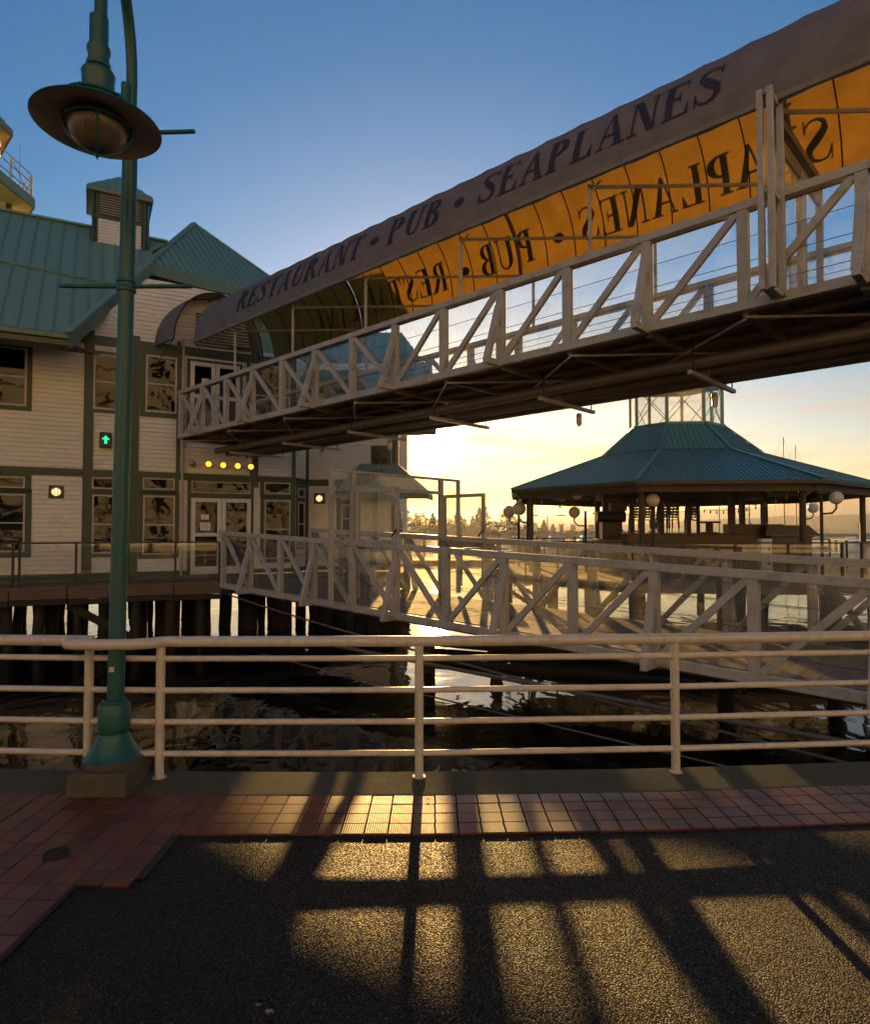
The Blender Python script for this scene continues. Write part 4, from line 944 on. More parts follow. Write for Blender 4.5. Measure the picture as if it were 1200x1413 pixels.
# louvre grille inside the awning arch
for k in range(11):
    z = 6.25 + k * .105 + CAMZ; u0, u1 = FW.px(270, 440)[0], FW.px(345, 440)[0]
    part(aw, 'louvre_slat', FW.slab(u0, z, u1, z + .05, .03, .08), M_soff)

# ------------------------------------------------------------------ pier deck under the restaurant, its railing and piles
pd = thing('pier_deck', 'timber pier deck carrying the restaurant above the water', 'deck', (-8, 19, DZ))
A0, B0 = Vector((-11.0, 16.4, DZ)), Vector((-6.1, 18.75, DZ)); ed = (B0 - A0).normalized(); A1 = A0 - ed * 10; en = Vector((ed.y, -ed.x, 0))
dpoly = [A1, B0, Vector((-3.9, 21.6, DZ)), Vector((-1.1, 23.6, DZ)), Vector((-1.1, 27.6, DZ)), Vector((-30, 27.6, DZ)), Vector((-30, 20, DZ))]
part(pd, 'deck_slab', MB().prism([p - Vector((0, 0, .12)) for p in dpoly], (0, 0, .09)), M_fascb)
L = (B0 - A1).length
for k in range(12):
    a = A1 + ed * (L * k / 12 + .01); b = A1 + ed * (L * (k + 1) / 12 - .01); o = en * (.05 + .012 * (k % 3)) - Vector((0, 0, .02 * (k % 2)))
    part(pd, 'edge_timber', MB().beam(a + o - Vector((0, 0, .17)), b + o - Vector((0, 0, .17)), .12, .26), M_fascb, bev=.015)
    part(pd, 'lower_timber', MB().beam(a + o * 1.1 - Vector((0, 0, .38)), b + o * 1.1 - Vector((0, 0, .38)), .16, .14), M_pile, bev=.015)
for p, q in zip(dpoly[1:4], dpoly[2:5]):
    part(pd, 'edge_timber', MB().beam(p - Vector((0, 0, .2)), q - Vector((0, 0, .2)), .14, .32), M_fascb)
nb = 0
for k in range(60):                                          # boards between the edge and the wall
    a = A1 + ed * (L * k / 60); b = A1 + ed * (L * (k + 1) / 60 - .012)
    if a.x < -16: continue
    part(pd, 'deck_board', MB().prism([a - Vector((0, 0, .025)), b - Vector((0, 0, .025)), b - en * 4.2 - Vector((0, 0, .025)), a - en * 4.2 - Vector((0, 0, .025))], (0, 0, .025 + .001 * (k % 3))), M_deckw)
random.seed(21)
def pile(b, r, ztop, lean=0):
    t = Vector((b.x + random.uniform(-.06, .06), b.y, ztop)); bb = Vector((b.x + lean + random.uniform(-.15, .15), b.y + random.uniform(-.1, .1), -4.5))
    pts = [t + (bb - t) * (k / 5) + Vector((random.uniform(-.03, .03), random.uniform(-.03, .03), 0)) * (1 if 0 < k < 5 else 0) for k in range(6)]
    return MB().tube(pts, [r * random.uniform(.92, 1.08) for _ in pts], 10)
for row in range(7):
    n = 19 if row < 3 else 13
    for k in range(n):
        q = A1 + ed * (L * (k + .35 + .3 * (row % 2) + random.uniform(-.18, .18)) / n) - en * (.25 + row * 1.75 + random.uniform(-.2, .2))
        if q.x < -17: continue
        part(pd, 'pile', pile(q, random.uniform(.09, .16), DZ - .14, random.choice((0, 0, 0, .35, -.35))), M_pile, True)
for x, y in ((-3.9, 21.7), (-3.0, 22.4), (-2.1, 23.0), (-1.3, 23.7), (-4.7, 20.7), (-3.4, 23.6), (-2.2, 24.8), (-1.2, 26.5), (-3.3, 26), (-4.4, 24.5)):
    part(pd, 'pile', pile(Vector((x, y, 0)), random.uniform(.15, .2), DZ - .14), M_pile, True)
for k in range(6):
    part(pd, 'pile', pile(Vector((-8.2 + k * .5, 18.3 + k * .55 + random.uniform(0, 2), 0)), random.uniform(.14, .2), DZ - .14), M_pile, True)
for k in range(17):
    x = -5.9 + 4.7 * ((k * .618) % 1); y = 19.6 + (x + 5.9) * .85 + random.uniform(0, 3.5)
    part(pd, 'pile', pile(Vector((x, y, 0)), random.uniform(.14, .22), DZ - .14, random.choice((0, 0, .2))), M_pile, True)
for k in range(2):
    p = A1 + ed * (L * (.55 + .2 * k)); part(pd, 'cross_brace', MB().beam(p - en * .2 - Vector((0, 0, .5)), p + ed * 1.6 - en * .2 - Vector((0, 0, 1.5)), .09, .2), M_pile)
for row in range(1, 3):
    part(pd, 'cap_beam', MB().beam(A1 - en * (.2 + row * 3.4) - Vector((0, 0, .3)), B0 + ed * 3 - en * (.2 + row * 3.4) - Vector((0, 0, .3)), .25, .3), M_pile)
dr = thing('deck_railing', 'black metal railing with glass infill along the pier deck edge', 'railing', A0)
pts = [(-150, 0), (-70, 0), (19, 0), (28, 0), (106, 0), (178, 0), (243, 0), (304, 0)]
def edge_at(x):
    u = (x - 600) / F; t = (u * A0.y - A0.x) / (ed.x - u * ed.y); return A0 + ed * t
rp = [edge_at(x) - en * .05 for x, _ in pts]
for p in rp: part(dr, 'post', MB().beam(p - Vector((0, 0, .2)), p + Vector((0, 0, 1.13)), .07, .06, ed), M_black)
for k, (a, b) in enumerate(zip(rp, rp[1:])):
    if k == 2: continue
    part(dr, 'top_rail', MB().beam(a + Vector((0, 0, 1.14)), b + Vector((0, 0, 1.14)), .06, .045), M_black)
    part(dr, 'bottom_rail', MB().beam(a + Vector((0, 0, .09)), b + Vector((0, 0, .09)), .04, .04), M_black)
    part(dr, 'glass_panel', MB().face([a + Vector((0, 0, .1)), b + Vector((0, 0, .1)), b + Vector((0, 0, 1.12)), a + Vector((0, 0, 1.12))]), M_glass)

# ------------------------------------------------------------------ guide piles, floating booms and cables by the gangway
gp_ = at(592, 945, 14.2)
single('guide_pile', MB().tube([(gp_.x, 14.2, -4), (gp_.x, 14.2, -.5)], .13, 14), M_pile, 'dark steel guide pile standing in the water under the gangway gate', 'pile', smooth=True)
for k, (x, y, lab) in enumerate(((1.6, 17.5, 'weathered pile beyond the gangway below the open gate leaf'), (5.9, 13.4, 'square pale pile beyond the gangway with a leaning strut'), (8.6, 14.2, 'stout pile beside the pavilion deck behind the gangway'))):
    single('mooring_pile', MB().tube([(x, y, -4), (x + .03, y, .3), (x, y, .9)], .16, 12), M_pile, lab, 'pile', smooth=True)
def wl_(x, y): return on_z(x, y, WATER)
def line(name, lab, cat, pts, r, m, grp=None, sag=0):
    P = []
    for a, b in zip(pts, pts[1:]):
        for k in range(8): t = k / 8; q = a + (b - a) * t; P.append(q - Vector((0, 0, sag * 4 * t * (1 - t))))
    P.append(pts[-1]); return single(name, MB().tube(P, r, 8), m, lab, cat, grp, True)
line('mooring_boom', 'dark timber boom floating from the guide pile towards the pavilion', 'boom', [wl_(598, 893) + Vector((0, 0, .15)), wl_(1170, 940) + Vector((0, 0, .1))], .13, M_pile)
line('mooring_boom', 'second dark boom lying low in the bright water below the gangway', 'boom', [wl_(600, 915) + Vector((0, 0, .05)), wl_(960, 948) + Vector((0, 0, .05))], .08, M_pile)
line('mooring_boom', 'thick log boom ending in dark weed beneath the gangway', 'boom', [wl_(760, 905) + Vector((0, 0, .1)), wl_(1150, 938) + Vector((0, 0, .1))], .10, M_pile)
line('mooring_cable', 'pale steel cable slung under the gangway to the pier deck', 'cable', [B0 + Vector((.2, -.1, -.35)), LB.p(6, -.35, LB.bot(6) - .55), LB.p(13.5, -.5, LB.bot(13) - .75)], .022, M_pipe, sag=.05)
line('mooring_cable', 'rusty pipe running along the gangway just above the dark water', 'cable', [LB.p(4, -.9, -2.35), LB.p(13.8, -1.0, -2.3)], .035, M_pipe, sag=.03)
line('mooring_cable', 'thin slack cable crossing the dark water under the gangway', 'cable', [LB.p(3, -1.4, -2.7), LB.p(14, -1.7, -2.62)], .014, M_pipe, sag=.06)
random.seed(5)
m = MB()
for k in range(160):
    c = wl_(random.gauss(1010, 55), random.gauss(947, 4)); s = random.uniform(.03, .12)
    m.add([c + Vector((random.uniform(-s, s), random.uniform(-s, s), random.uniform(.004, .05))) for _ in range(4)], [(0, 1, 2), (0, 2, 3)])
o = part(None, 'floating_weed', m, M_pile); o['kind'] = 'stuff'; o['label'] = 'clump of dark weed and twigs floating in the water'; o['category'] = 'seaweed'

# ------------------------------------------------------------------ octagonal pavilion
PC = Vector((9.15, 24.8, 0)); PZ = .48
pv = thing('pavilion', 'open octagonal waterfront bar pavilion with teal metal roof and lantern', 'pavilion', (PC.x, PC.y, PZ))
ang = [R(-74.5 - 45 * k) for k in range(8)]
def oc(k, r, z): return Vector((PC.x + r * cos(ang[k % 8]), PC.y + r * sin(ang[k % 8]), z))
EZ, BZ, TZ = CAMZ + 1.50, CAMZ + 2.80, CAMZ + 3.90; ER, BR, TR = 6.7, 2.95, 1.72
def ribbed(p0, p1, q1, q0, n, nm):
    """roof face from eave edge p0-p1 up to q0-q1 with pressed ribs"""
    nrm = (p1 - p0).cross(q0 - p0).normalized(); nrm = nrm if nrm.z > 0 else -nrm
    m = MB().prism([p - nrm * .05 for p in (p0, p1, q1, q0)], nrm * .05)
    e = (p1 - p0); L = e.length; eu = e.normalized(); up_ = ((q0 + q1) / 2 - (p0 + p1) / 2); up_ = up_ - eu * up_.dot(eu)
    hq = up_.length; up_.normalize(); l0 = (q0 - p0).dot(eu); l1 = (p1 - q1).dot(eu)
    for k in range(1, n):
        x = L * k / n; t = 1.0
        if x < l0: t = x / l0
        if L - x < l1: t = (L - x) / l1
        a = p0 + eu * x; m.beam(a + nrm * .012, a + up_ * (hq * t) + nrm * .012, .035, .03, nrm)
    return part(pv, nm, m, M_roofp)
for k in range(8):
    r1 = ribbed(oc(k, ER, EZ), oc(k + 1, ER, EZ), oc(k + 1, BR, BZ), oc(k, BR, BZ), 36, 'roof_face')
    r2 = ribbed(oc(k, BR + .04, BZ + .03), oc(k + 1, BR + .04, BZ + .03), oc(k + 1, TR, TZ), oc(k, TR, TZ), 14, 'upper_roof_face')
    part(r1, 'hip_cap', MB().beam(oc(k, ER + .02, EZ + .03), oc(k, BR, BZ + .04), .16, .04), M_roofp)
    part(r2, 'hip_cap', MB().beam(oc(k, BR + .05, BZ + .06), oc(k, TR, TZ + .04), .13, .04), M_roofp)
    part(pv, 'eave_beam', MB().beam(oc(k, ER - .35, EZ - .17), oc(k + 1, ER - .35, EZ - .17), .12, .30), M_pavw)
    part(pv, 'fascia', MB().beam(oc(k, ER - .03, EZ - .07), oc(k + 1, ER - .03, EZ - .07), .04, .10), M_pavw)
    part(pv, 'rafter', MB().beam(oc(k, ER - .2, EZ - .12), oc(k, BR, BZ - .2), .14, .22), M_pavw)
    part(pv, 'column', MB().tube([oc(k, ER - .75, PZ - .1), oc(k, ER - .75, EZ - .1)], .09, 12), M_pavw, True)
    part(pv, 'inner_column', MB().beam(oc(k, 3.0, PZ), oc(k, 3.0, BZ - .2), .18, .18, Vector((1, 0, 0))), M_pavw)
    part(pv, 'inner_beam', MB().beam(oc(k, 3.0, EZ - .05), oc(k + 1, 3.0, EZ - .05), .16, .45), M_pavw)
    part(pv, 'lantern_post', MB().beam(oc(k, TR - .06, TZ - .05), oc(k, TR - .06, TZ + 1.7), .10, .10, Vector((1, 0, 0))), M_roofp)
    a, b = oc(k, TR - .08, 0), oc(k + 1, TR - .08, 0)
    for s, e in ((.08, 1.5), (1.5, .08)):
        part(pv, 'lantern_brace', MB().tube([a + Vector((0, 0, TZ + s)), b + Vector((0, 0, TZ + e))], .014, 6), M_roofp)
    part(pv, 'lantern_sill', MB().beam(oc(k, TR, TZ), oc(k + 1, TR, TZ), .14, .10), M_roofp)
    part(pv, 'lantern_glass', MB().face([oc(k, TR - .05, TZ + .06), oc(k + 1, TR - .05, TZ + .06), oc(k + 1, TR - .05, TZ + 1.6), oc(k, TR - .05, TZ + 1.6)]), M_glassl)
    part(pv, 'lantern_beam', MB().beam(oc(k, TR, TZ + 1.68), oc(k + 1, TR, TZ + 1.68), .14, .14), M_roofp)
    tt = roof(pv, [oc(k, TR + .35, TZ + 1.74), oc(k + 1, TR + .35, TZ + 1.74), Vector((PC.x, PC.y, TZ + 2.9))], (0, 0, 1), .9, M_roofp, nm='lantern_roof')
part(pv, 'tie_ring', MB().lathe((PC.x, PC.y, EZ - .3), [(2.9, 0), (2.9, .14), (2.75, .14), (2.75, 0)], 24), M_black)
part(pv, 'ceiling', MB().face([oc(k, 3.05, EZ + .25) for k in range(8)]), M_pavw)
part(pv, 'heater', MB().beam(oc(1, 4.1, EZ - .38) + Vector((-3.2, .4, 0)), oc(1, 4.1, EZ - .34) + Vector((-1.9, .6, 0)), .14, .12), M_black)
pk = thing('pavilion_deck', 'timber deck on piles under the octagonal pavilion', 'deck', (PC.x, PC.y, PZ))
part(pk, 'deck_slab', MB().prism([oc(k, 7.6, PZ - .3) for k in range(8)], (0, 0, .29)), M_fascb)
part(pk, 'deck_slab', MB().prism([Vector(p) for p in ((12, 20.2, PZ - .31), (30, 17.5, PZ - .31), (30, 32, PZ - .31), (12, 32, PZ - .31))], (0, 0, .28)), M_fascb)
random.seed(9)
for k in range(16):
    t = ang[0] + k * pi / 8; part(pk, 'pile', pile(Vector((PC.x + 6.9 * cos(t), PC.y + 6.9 * sin(t), 0)), .17, PZ - .25), M_pile, True)
for k in range(8): part(pk, 'pile', pile(Vector((14.5 + k * 1.9, 20.6 - k * .3, 0)), .17, PZ - .25), M_pile, True)
for k in range(5):
    part(pk, 'raking_strut', MB().beam(oc(k, 7.2, PZ - .4), oc(k, 6.4, WATER - .3) + Vector((1.6, 0, 0)), .12, .14), M_fascb)
# glass fence round the pavilion
pf = thing('pavilion_fence', 'black framed glass fence around the pavilion deck', 'fence', (PC.x, PC.y, PZ))
for k in range(8):
    a, b = oc(k, 7.25, PZ), oc(k + 1, 7.25, PZ)
    for j in range(4):
        p, q = a + (b - a) * j / 4, a + (b - a) * (j + 1) / 4
        part(pf, 'post', MB().beam(p, p + Vector((0, 0, 1.1)), .06, .06, Vector((1, 0, 0))), M_black)
        part(pf, 'glass_panel', MB().face([p + Vector((0, 0, .08)), q + Vector((0, 0, .08)), q + Vector((0, 0, 1.05)), p + Vector((0, 0, 1.05))]), M_glassp)
    part(pf, 'top_rail', MB().beam(a + Vector((0, 0, 1.1)), b + Vector((0, 0, 1.1)), .06, .04), M_black)
for j in range(7):
    p, q = Vector((14.6 + 2 * j, 20.0 - .25 * j, PZ)), Vector((16.6 + 2 * j, 19.75 - .25 * j, PZ))
    part(pf, 'post', MB().beam(p, p + Vector((0, 0, 1.1)), .06, .06, Vector((1, 0, 0))), M_black)
    part(pf, 'glass_panel', MB().face([p + Vector((0, 0, .08)), q + Vector((0, 0, .08)), q + Vector((0, 0, 1.05)), p + Vector((0, 0, 1.05))]), M_glassp)
    part(pf, 'top_rail', MB().beam(p + Vector((0, 0, 1.1)), q + Vector((0, 0, 1.1)), .06, .04), M_black)
# globe lamps
GL = [((900, 690), 'front', 19.7, 9.4, 'white globe lamp on top of the slim pavilion post beside stacked chairs'),
      ((1153, 687), 'arm', 18.6, 9, 'white globe lamp on a curved arm outside the pavilion column'),
      ((1109, 675), 'hang', 20.5, 9, 'globe lamp hanging under the pavilion eave beside the arm lamp'),
      ((1060, 672), 'hang', 21.5, 8, 'globe lamp hanging under the middle of the pavilion eave'),
      ((702, 706), 'arm', 26.5, 8.5, 'globe lamp on the outermost pavilion column by the open water'),
      ((716, 702), 'arm', 24.3, 9.5, 'globe lamp in front of the pavilion corner column by the string lights'),
      ((792, 707), 'arm', 22.8, 8, 'globe lamp on a pavilion column beside the glass fence'),
      ((796, 681), 'hang', 21.5, 8, 'dim globe lamp hanging under the eave above the heater'),
      ((775, 685), 'hang', 22.8, 7, 'dim globe lamp hanging beyond the eave heater'),
      ((952, 704), 'arm', 29.5, 6, 'small globe lamp seen past the stacked chairs inside the pavilion'),
      ((1121, 701), 'arm', 29.0, 7, 'small globe lamp beyond the white power pedestal')]
for (x, y), how, Y, rp_, lab in GL:
    c = at(x, y, Y); r = rp_ / F * Y
    g = thing('globe_lamp', lab, 'globe lamp', c, 'globe lamps of the pavilion')
    part(g, 'globe', MB().sphere(c, r, 20, 14), M_globe, True)
    if how == 'hang': part(g, 'stem', MB().tube([c + Vector((0, 0, r * .95)), c + Vector((0, 0, r + .25))], .025, 8), M_black)
    elif how == 'front':
        part(g, 'neck', MB().lathe(c - Vector((0, 0, r + .06)), [(.06, 0), (.09, .03), (.05, .08)], 12), M_black, True)
        part(g, 'post', MB().tube([Vector((c.x, c.y, PZ - .2)), c - Vector((0, 0, r))], .06, 12), M_black, True)
    else:
        s = -1 if x > 1000 else 1
        part(g, 'arm', MB().tube([c - Vector((0, 0, r * .95)), c - Vector((0, 0, r + .12)), c + Vector((s * .12, 0, -r - .25)), c + Vector((s * .38, .05, -r - .27))], .028, 8), M_black, True)
        part(g, 'post', MB().tube([c + Vector((s * .40, .05, PZ - .05 - c.z)), c + Vector((s * .40, .05, .25 - r))], .045, 8), M_black, True)
# string lights
def strings(a, b, n, sag, lab):
    s = thing('string_lights', lab, 'string lights', a); P = [a + (b - a) * (k / 24) - Vector((0, 0, sag * 4 * (k / 24) * (1 - k / 24))) for k in range(25)]
    part(s, 'wire', MB().tube(P, .008, 5), M_cable)
    for k in range(n):
        t = (k + .5) / n; p = a + (b - a) * t - Vector((0, 0, sag * 4 * t * (1 - t))); part(s, 'bulb', MB().tube([p, p - Vector((0, 0, .05)), p - Vector((0, 0, .09)), p - Vector((0, 0, .15))], [.02, .02, .04, .015], 8), M_bulb, True)
strings(oc(2, 5.9, EZ - .25), oc(5, 5.5, EZ - .45), 11, .45, 'string of bulbs drooping across the open side of the pavilion')
strings(oc(1, 5.6, EZ - .3), oc(4, 5.2, EZ - .4), 12, .22, 'string of bulbs along the pavilion eave above the bar')
strings(oc(0, 5.6, EZ - .3), oc(5, 5.4, EZ - .4), 12, .3, 'string of bulbs hanging over the stacked chairs towards the marina')
# bar counters, cabinets and furniture
def at_z(x, Y, z): u = (x - 600) / F; return Vector((u * Y, Y, z))
def counter(lab, x0, x1, Y, h, dpt, m, top=.05, nm='bar_counter', cat='counter'):
    a, b = at_z(x0, Y, PZ), at_z(x1, Y, PZ); c = thing(nm, lab, cat, (a + b) / 2); mid_ = (a + b) / 2; w = (b - a).length
    part(c, 'body', MB().box(mid_ + Vector((0, 0, h / 2)), w, dpt, h), m); part(c, 'worktop', MB().box(mid_ + Vector((0, 0, h + top / 2 + .002)), w + .1, dpt + .12, top), M_pavw, bev=.01)
    n = max(2, int(w / .6))
    for k in range(n): part(c, 'front_panel', MB().box(mid_ + Vector((-w / 2 + w * (k + .5) / n, -dpt / 2 - .012, h / 2)), w / n - .06, .02, h - .2), m)
    return c
counter('long dark wood bar counter facing the gangway inside the pavilion', 862, 1050, 22.0, 1.30, .7, M_bar)
counter('pale fronted bar cabinet under the dark canopy machine in the pavilion', 822, 856, 23.2, 1.1, .7, M_wframe)
counter('low dark bar cabinet beside the power pedestal', 1056, 1112, 21.6, 1.22, .6, M_bar)
c = at_z(1038, 22.0, PZ + 1.36); single('wicker_basket', MB().prism([c + Vector((x, y, 0)) for x, y in ((-.9, -.25), (.9, -.25), (.9, .25), (-.9, .25))], (0, 0, .30)), M_bar, 'slatted brown crate box standing on the long bar counter', 'crate')
c = at_z(1084, 21.6, PZ + 1.28); m = MB(); m.add([c + Vector(v) for v in ((-.85, -.3, 0), (.95, -.3, 0), (.95, .3, 0), (-.85, .3, 0), (-.75, -.25, .34), (.6, -.25, .34), (.6, .25, .34), (-.75, .25, .34))], [(0, 1, 5, 4), (1, 2, 6, 5), (2, 3, 7, 6), (3, 0, 4, 7), (4, 5, 6, 7)])
single('covered_grill', m, M_black, 'black covered grill with sloping end on the low bar cabinet', 'grill')
cp = at_z(842, 23.2, PZ + 1.16); ma = thing('draught_machine', 'bulky dark machine with drum top on the pale bar cabinet', 'machine', cp)
part(ma, 'body', MB().box(cp + Vector((0, 0, .3)), .7, .5, .6), M_black, bev=.03); part(ma, 'drum', MB().tube([cp + Vector((-.5, 0, .78)), cp + Vector((.5, 0, .78))], .2, 16), M_black, True); part(ma, 'lid', MB().box(cp + Vector((.25, 0, 1.12)), .55, .4, .28), M_bar)
tb_ = at_z(978, 22.0, PZ + 1.355); t = thing('pedestal_stand', 'small dark pedestal stand on the bar top between chairs and crate', 'stand', tb_)
part(t, 'top', MB().lathe(tb_ + Vector((0, 0, .34)), [(.001, 0), (.36, 0), (.36, .06), (.001, .06)], 20), M_black); part(t, 'pedestal', MB().tube([tb_, tb_ + Vector((0, 0, .34))], .12, 10), M_black); part(t, 'foot', MB().lathe(tb_, [(.3, 0), (.3, .03), (.08, .06)], 16), M_black)
pp = at_z(1054, 19.3, PZ - .3); b = thing('power_pedestal', 'tall narrow white power pedestal with round sockets at the pavilion edge', 'pedestal', pp)
part(b, 'body', MB().box(pp + Vector((0, 0, .75)), .34, .22, 1.5), M_white, bev=.02)
for k in range(3): part(b, 'socket', MB().lathe(pp + Vector((.06, -.112, .35 + k * .42)), [(.04, 0), (.04, .02), (.001, .02)], 12, Vector((0, -1, 0))), M_black)
# stacked chairs
cm_ = MB()
for sx in (-.21, .21):
    cm_.tube([(sx, -.2, 0), (sx * .95, -.19, .44)], .014, 6); cm_.tube([(sx, .24, 0), (sx * .95, .2, .44), (sx * .9, .27, .84)], .016, 6)
cm_.box((0, 0, .45), .44, .42, .03)
for k in range(4): cm_.beam((-.2, .225 + k * .012, .54 + k * .095), (.2, .225 + k * .012, .54 + k * .095), .02, .05)
for k in range(3): cm_.beam((-.12 + .12 * k, .23, .5), (-.12 + .12 * k, .265, .86), .03, .015, (1, 0, 0))
cm_.tube([(-.19, .27, .84), (-.12, .28, .89), (.12, .28, .89), (.19, .27, .84)], .016, 6)
cme = bpy.data.meshes.new('stacking_chair'); cme.from_pydata(cm_.v, [], cm_.f); cme.materials.append(M_chair)
for x, Y, n, rz, where in ((876, 22.0, 2, 2.9, 'in the bar top stack beside the drum machine'), (891, 22.1, 2, 3.2, 'in the bar top stack beside the globe lamp post'), (912, 22.0, 2, 3.0, 'in the bar top stack just past the lamp post'), (923, 22.1, 2, 3.3, 'in the bar top stack farther from the lamp post'), (953, 22.0, 2, 2.8, 'in the lone bar top stack below the small globe')):
    p = at_z(x, Y, PZ + 1.356)
    for k in range(n):
        o = bpy.data.objects.new('stacking_chair', cme); COL.objects.link(o); o.location = (p.x + .015 * k, p.y - .02 * k, p.z + .16 * k); o.rotation_euler = (0, 0, rz)
        tag(o, ('bottom', 'second', 'third', 'fourth', 'fifth')[k] + ' chair up ' + where if k else 'bottom dark slatted chair ' + where, 'chair', 'stacked chairs in the pavilion')

# ------------------------------------------------------------------ lookout tower behind the roof
TCX, TCY = -21.2, 27.0
tw = thing('lookout_tower', 'cream octagonal lookout tower with railed gallery above the restaurant roof', 'tower', (TCX, TCY, DZ))
def tv(k, r, z): t = R(-22.5 - 45 * k); return Vector((TCX + r * cos(t), TCY + r * sin(t), z))
GZ = CAMZ + 14.65
for k in range(8):
    w = Wall(tv(k + 1, 2.75, 0)[:2], tv(k, 2.75, 0)[:2])
    siding(tw, w, 0, 8.0, w.len, GZ - .3, .18)
    w2 = Wall(tv(k + 1, 2.3, 0)[:2], tv(k, 2.3, 0)[:2]); siding(tw, w2, 0, GZ, w2.len, GZ + 3.0, .18)
    part(tw, 'window_pane', w2.slab(.3, GZ + 1.0, w2.len - .3, GZ + 2.4, .03, .06), M_pane)
    part(tw, 'corner_board', MB().beam(tv(k, 2.78, 8), tv(k, 2.78, GZ - .3), .2, .2, Vector((1, 0, 0))), M_trim)
    part(tw, 'gallery_fascia', MB().beam(tv(k, 3.75, GZ - .12), tv(k + 1, 3.75, GZ - .12), .1, .42), M_fasc)
    part(tw, 'gallery_post', MB().tube([tv(k, 3.65, GZ), tv(k, 3.65, GZ + 1.15)], .05, 8), M_rail, True)
    p, q = tv(k, 3.65, GZ), tv(k + 1, 3.65, GZ)
    part(tw, 'gallery_post', MB().tube([(p + q) / 2, (p + q) / 2 + Vector((0, 0, 1.15))], .04, 8), M_rail, True)
    for z in (.4, .78, 1.15): part(tw, 'gallery_rail', MB().tube([p + Vector((0, 0, z)), q + Vector((0, 0, z))], .028, 8), M_rail, True)
    part(tw, 'gallery_brace', MB().tube([p + Vector((0, 0, .05)), (p + q) / 2 + Vector((0, 0, 1.1))], .02, 6), M_rail)
    roof(tw, [tv(k, 2.9, GZ + 3.0), tv(k + 1, 2.9, GZ + 3.0), Vector((TCX, TCY, GZ + 5.6))], (0, 0, 1), .5, nm='roof')
    part(tw, 'roof_fascia', MB().beam(tv(k, 2.88, GZ + 2.85), tv(k + 1, 2.88, GZ + 2.85), .08, .26), M_fasc)
M_soy = mat('water_glow_soffit', (.62, .47, .20), .7)  # yellow of sunlight thrown up by the water, put into the soffit colour
part(tw, 'soffit', MB().prism([tv(k, 3.7, GZ - .34) for k in range(8)], (0, 0, .06)), M_soy)
part(tw, 'roof_soffit', MB().prism([tv(k, 2.85, GZ + 2.72) for k in range(8)], (0, 0, .06)), M_soy)
part(tw, 'aerial', MB().tube([tv(7, 3.2, GZ), tv(7, 3.2, GZ + 2.4)], .018, 6), M_rail)
fl = tv(0, 3.72, GZ)
for z in (.55, .98):
    f1 = part(tw, 'floodlight', MB().box(fl + Vector((.28, -.1, z - .1)), .34, .26, .22, .4), M_steel, bev=.02); part(f1, 'bracket', MB().tube([fl + Vector((0, 0, z)), fl + Vector((.25, -.08, z))], .02, 6), M_steel)
part(tw, 'spout', MB().tube([tv(0, 2.7, GZ - .9), tv(0, 3.4, GZ - .75)], .03, 6), M_steel)

# ------------------------------------------------------------------ far side: shore, trees, hills, docks and boats
random.seed(33)
m = MB(); sy = 430
for k in range(40):
    a, b = -160 + k * 14, -160 + (k + 1) * 14; h = lambda x: .6 + 1.5 * (noise.noise(Vector((x * .02, 3, 0))) + .5)
    m.add([(a, sy - 4, WATER - .1), (b, sy - 4, WATER - .1), (b, sy + 8, h(b)), (a, sy + 8, h(a)), (b, sy + 80, h(b) + 2), (a, sy + 80, h(a) + 2)], [(0, 1, 2, 3), (3, 2, 4, 5)])
o = struct('far_shore', m, M_leaf)
def crown(kind, n, seed):
    rnd = random.Random(seed); m = MB()
    for _ in range(n):
        if kind == 'fir':
            t = rnd.random() ** .8; lay = round(t * 9) / 9; rr = (1 - t) * .30 * rnd.uniform(.45, 1.1) * (1 + .25 * sin(lay * 40)) + .01; a = rnd.uniform(0, 2 * pi); c = Vector((rr * cos(a), rr * sin(a), .12 + .88 * t - rr * .25)); s = .035 + .035 * (1 - t)
        else:
            blobs = CROWNB[kind]; bc, br = blobs[rnd.randrange(len(blobs))]
            d = Vector((rnd.gauss(0, 1), rnd.gauss(0, 1), rnd.gauss(0, 1))).normalized() * br * rnd.uniform(.35, 1.08); c = Vector(bc) + d; s = rnd.uniform(.02, .05)
        q = [c + Vector((rnd.uniform(-s, s), rnd.uniform(-s, s), rnd.uniform(-s, s))) for _ in range(4)]
        m.add(q, [(0, 1, 2), (0, 2, 3)])
    return m
CROWNB = {'round': [((0, 0, .62), .2), ((.1, .05, .3), .2), ((-.12, 0, .26), .2), ((.14, .05, .55), .16), ((-.15, 0, .52), .17), ((.05, .1, .78), .15), ((-.06, -.1, .74), .14), ((.2, 0, .42), .11), ((-.22, .05, .38), .1)],
          'tall': [((0, 0, .85), .10), ((.05, 0, .7), .13), ((-.06, 0, .58), .14), ((.09, 0, .45), .13), ((-.1, .02, .36), .12), ((.02, 0, .3), .12)]}
protos = []
for kind, seed in (('fir', 1), ('round', 2), ('tall', 3), ('round', 4), ('fir', 5)):
    t = thing('shore_tree', 'x', 'tree', (0, 0, 0)); part(t, 'trunk', MB().tube([(0, 0, -.03), (.01, 0, .35), (0, 0, .8)], [.028, .022, .006], 7), M_bark)
    part(t, 'crown', crown(kind, 620, seed), M_leaf); protos.append([t, kind, 0])
KL = {'fir': 'hazy pointed conifer on the far shore', 'round': 'hazy broad leafy tree on the far shore', 'tall': 'hazy tall ragged tree on the far shore'}
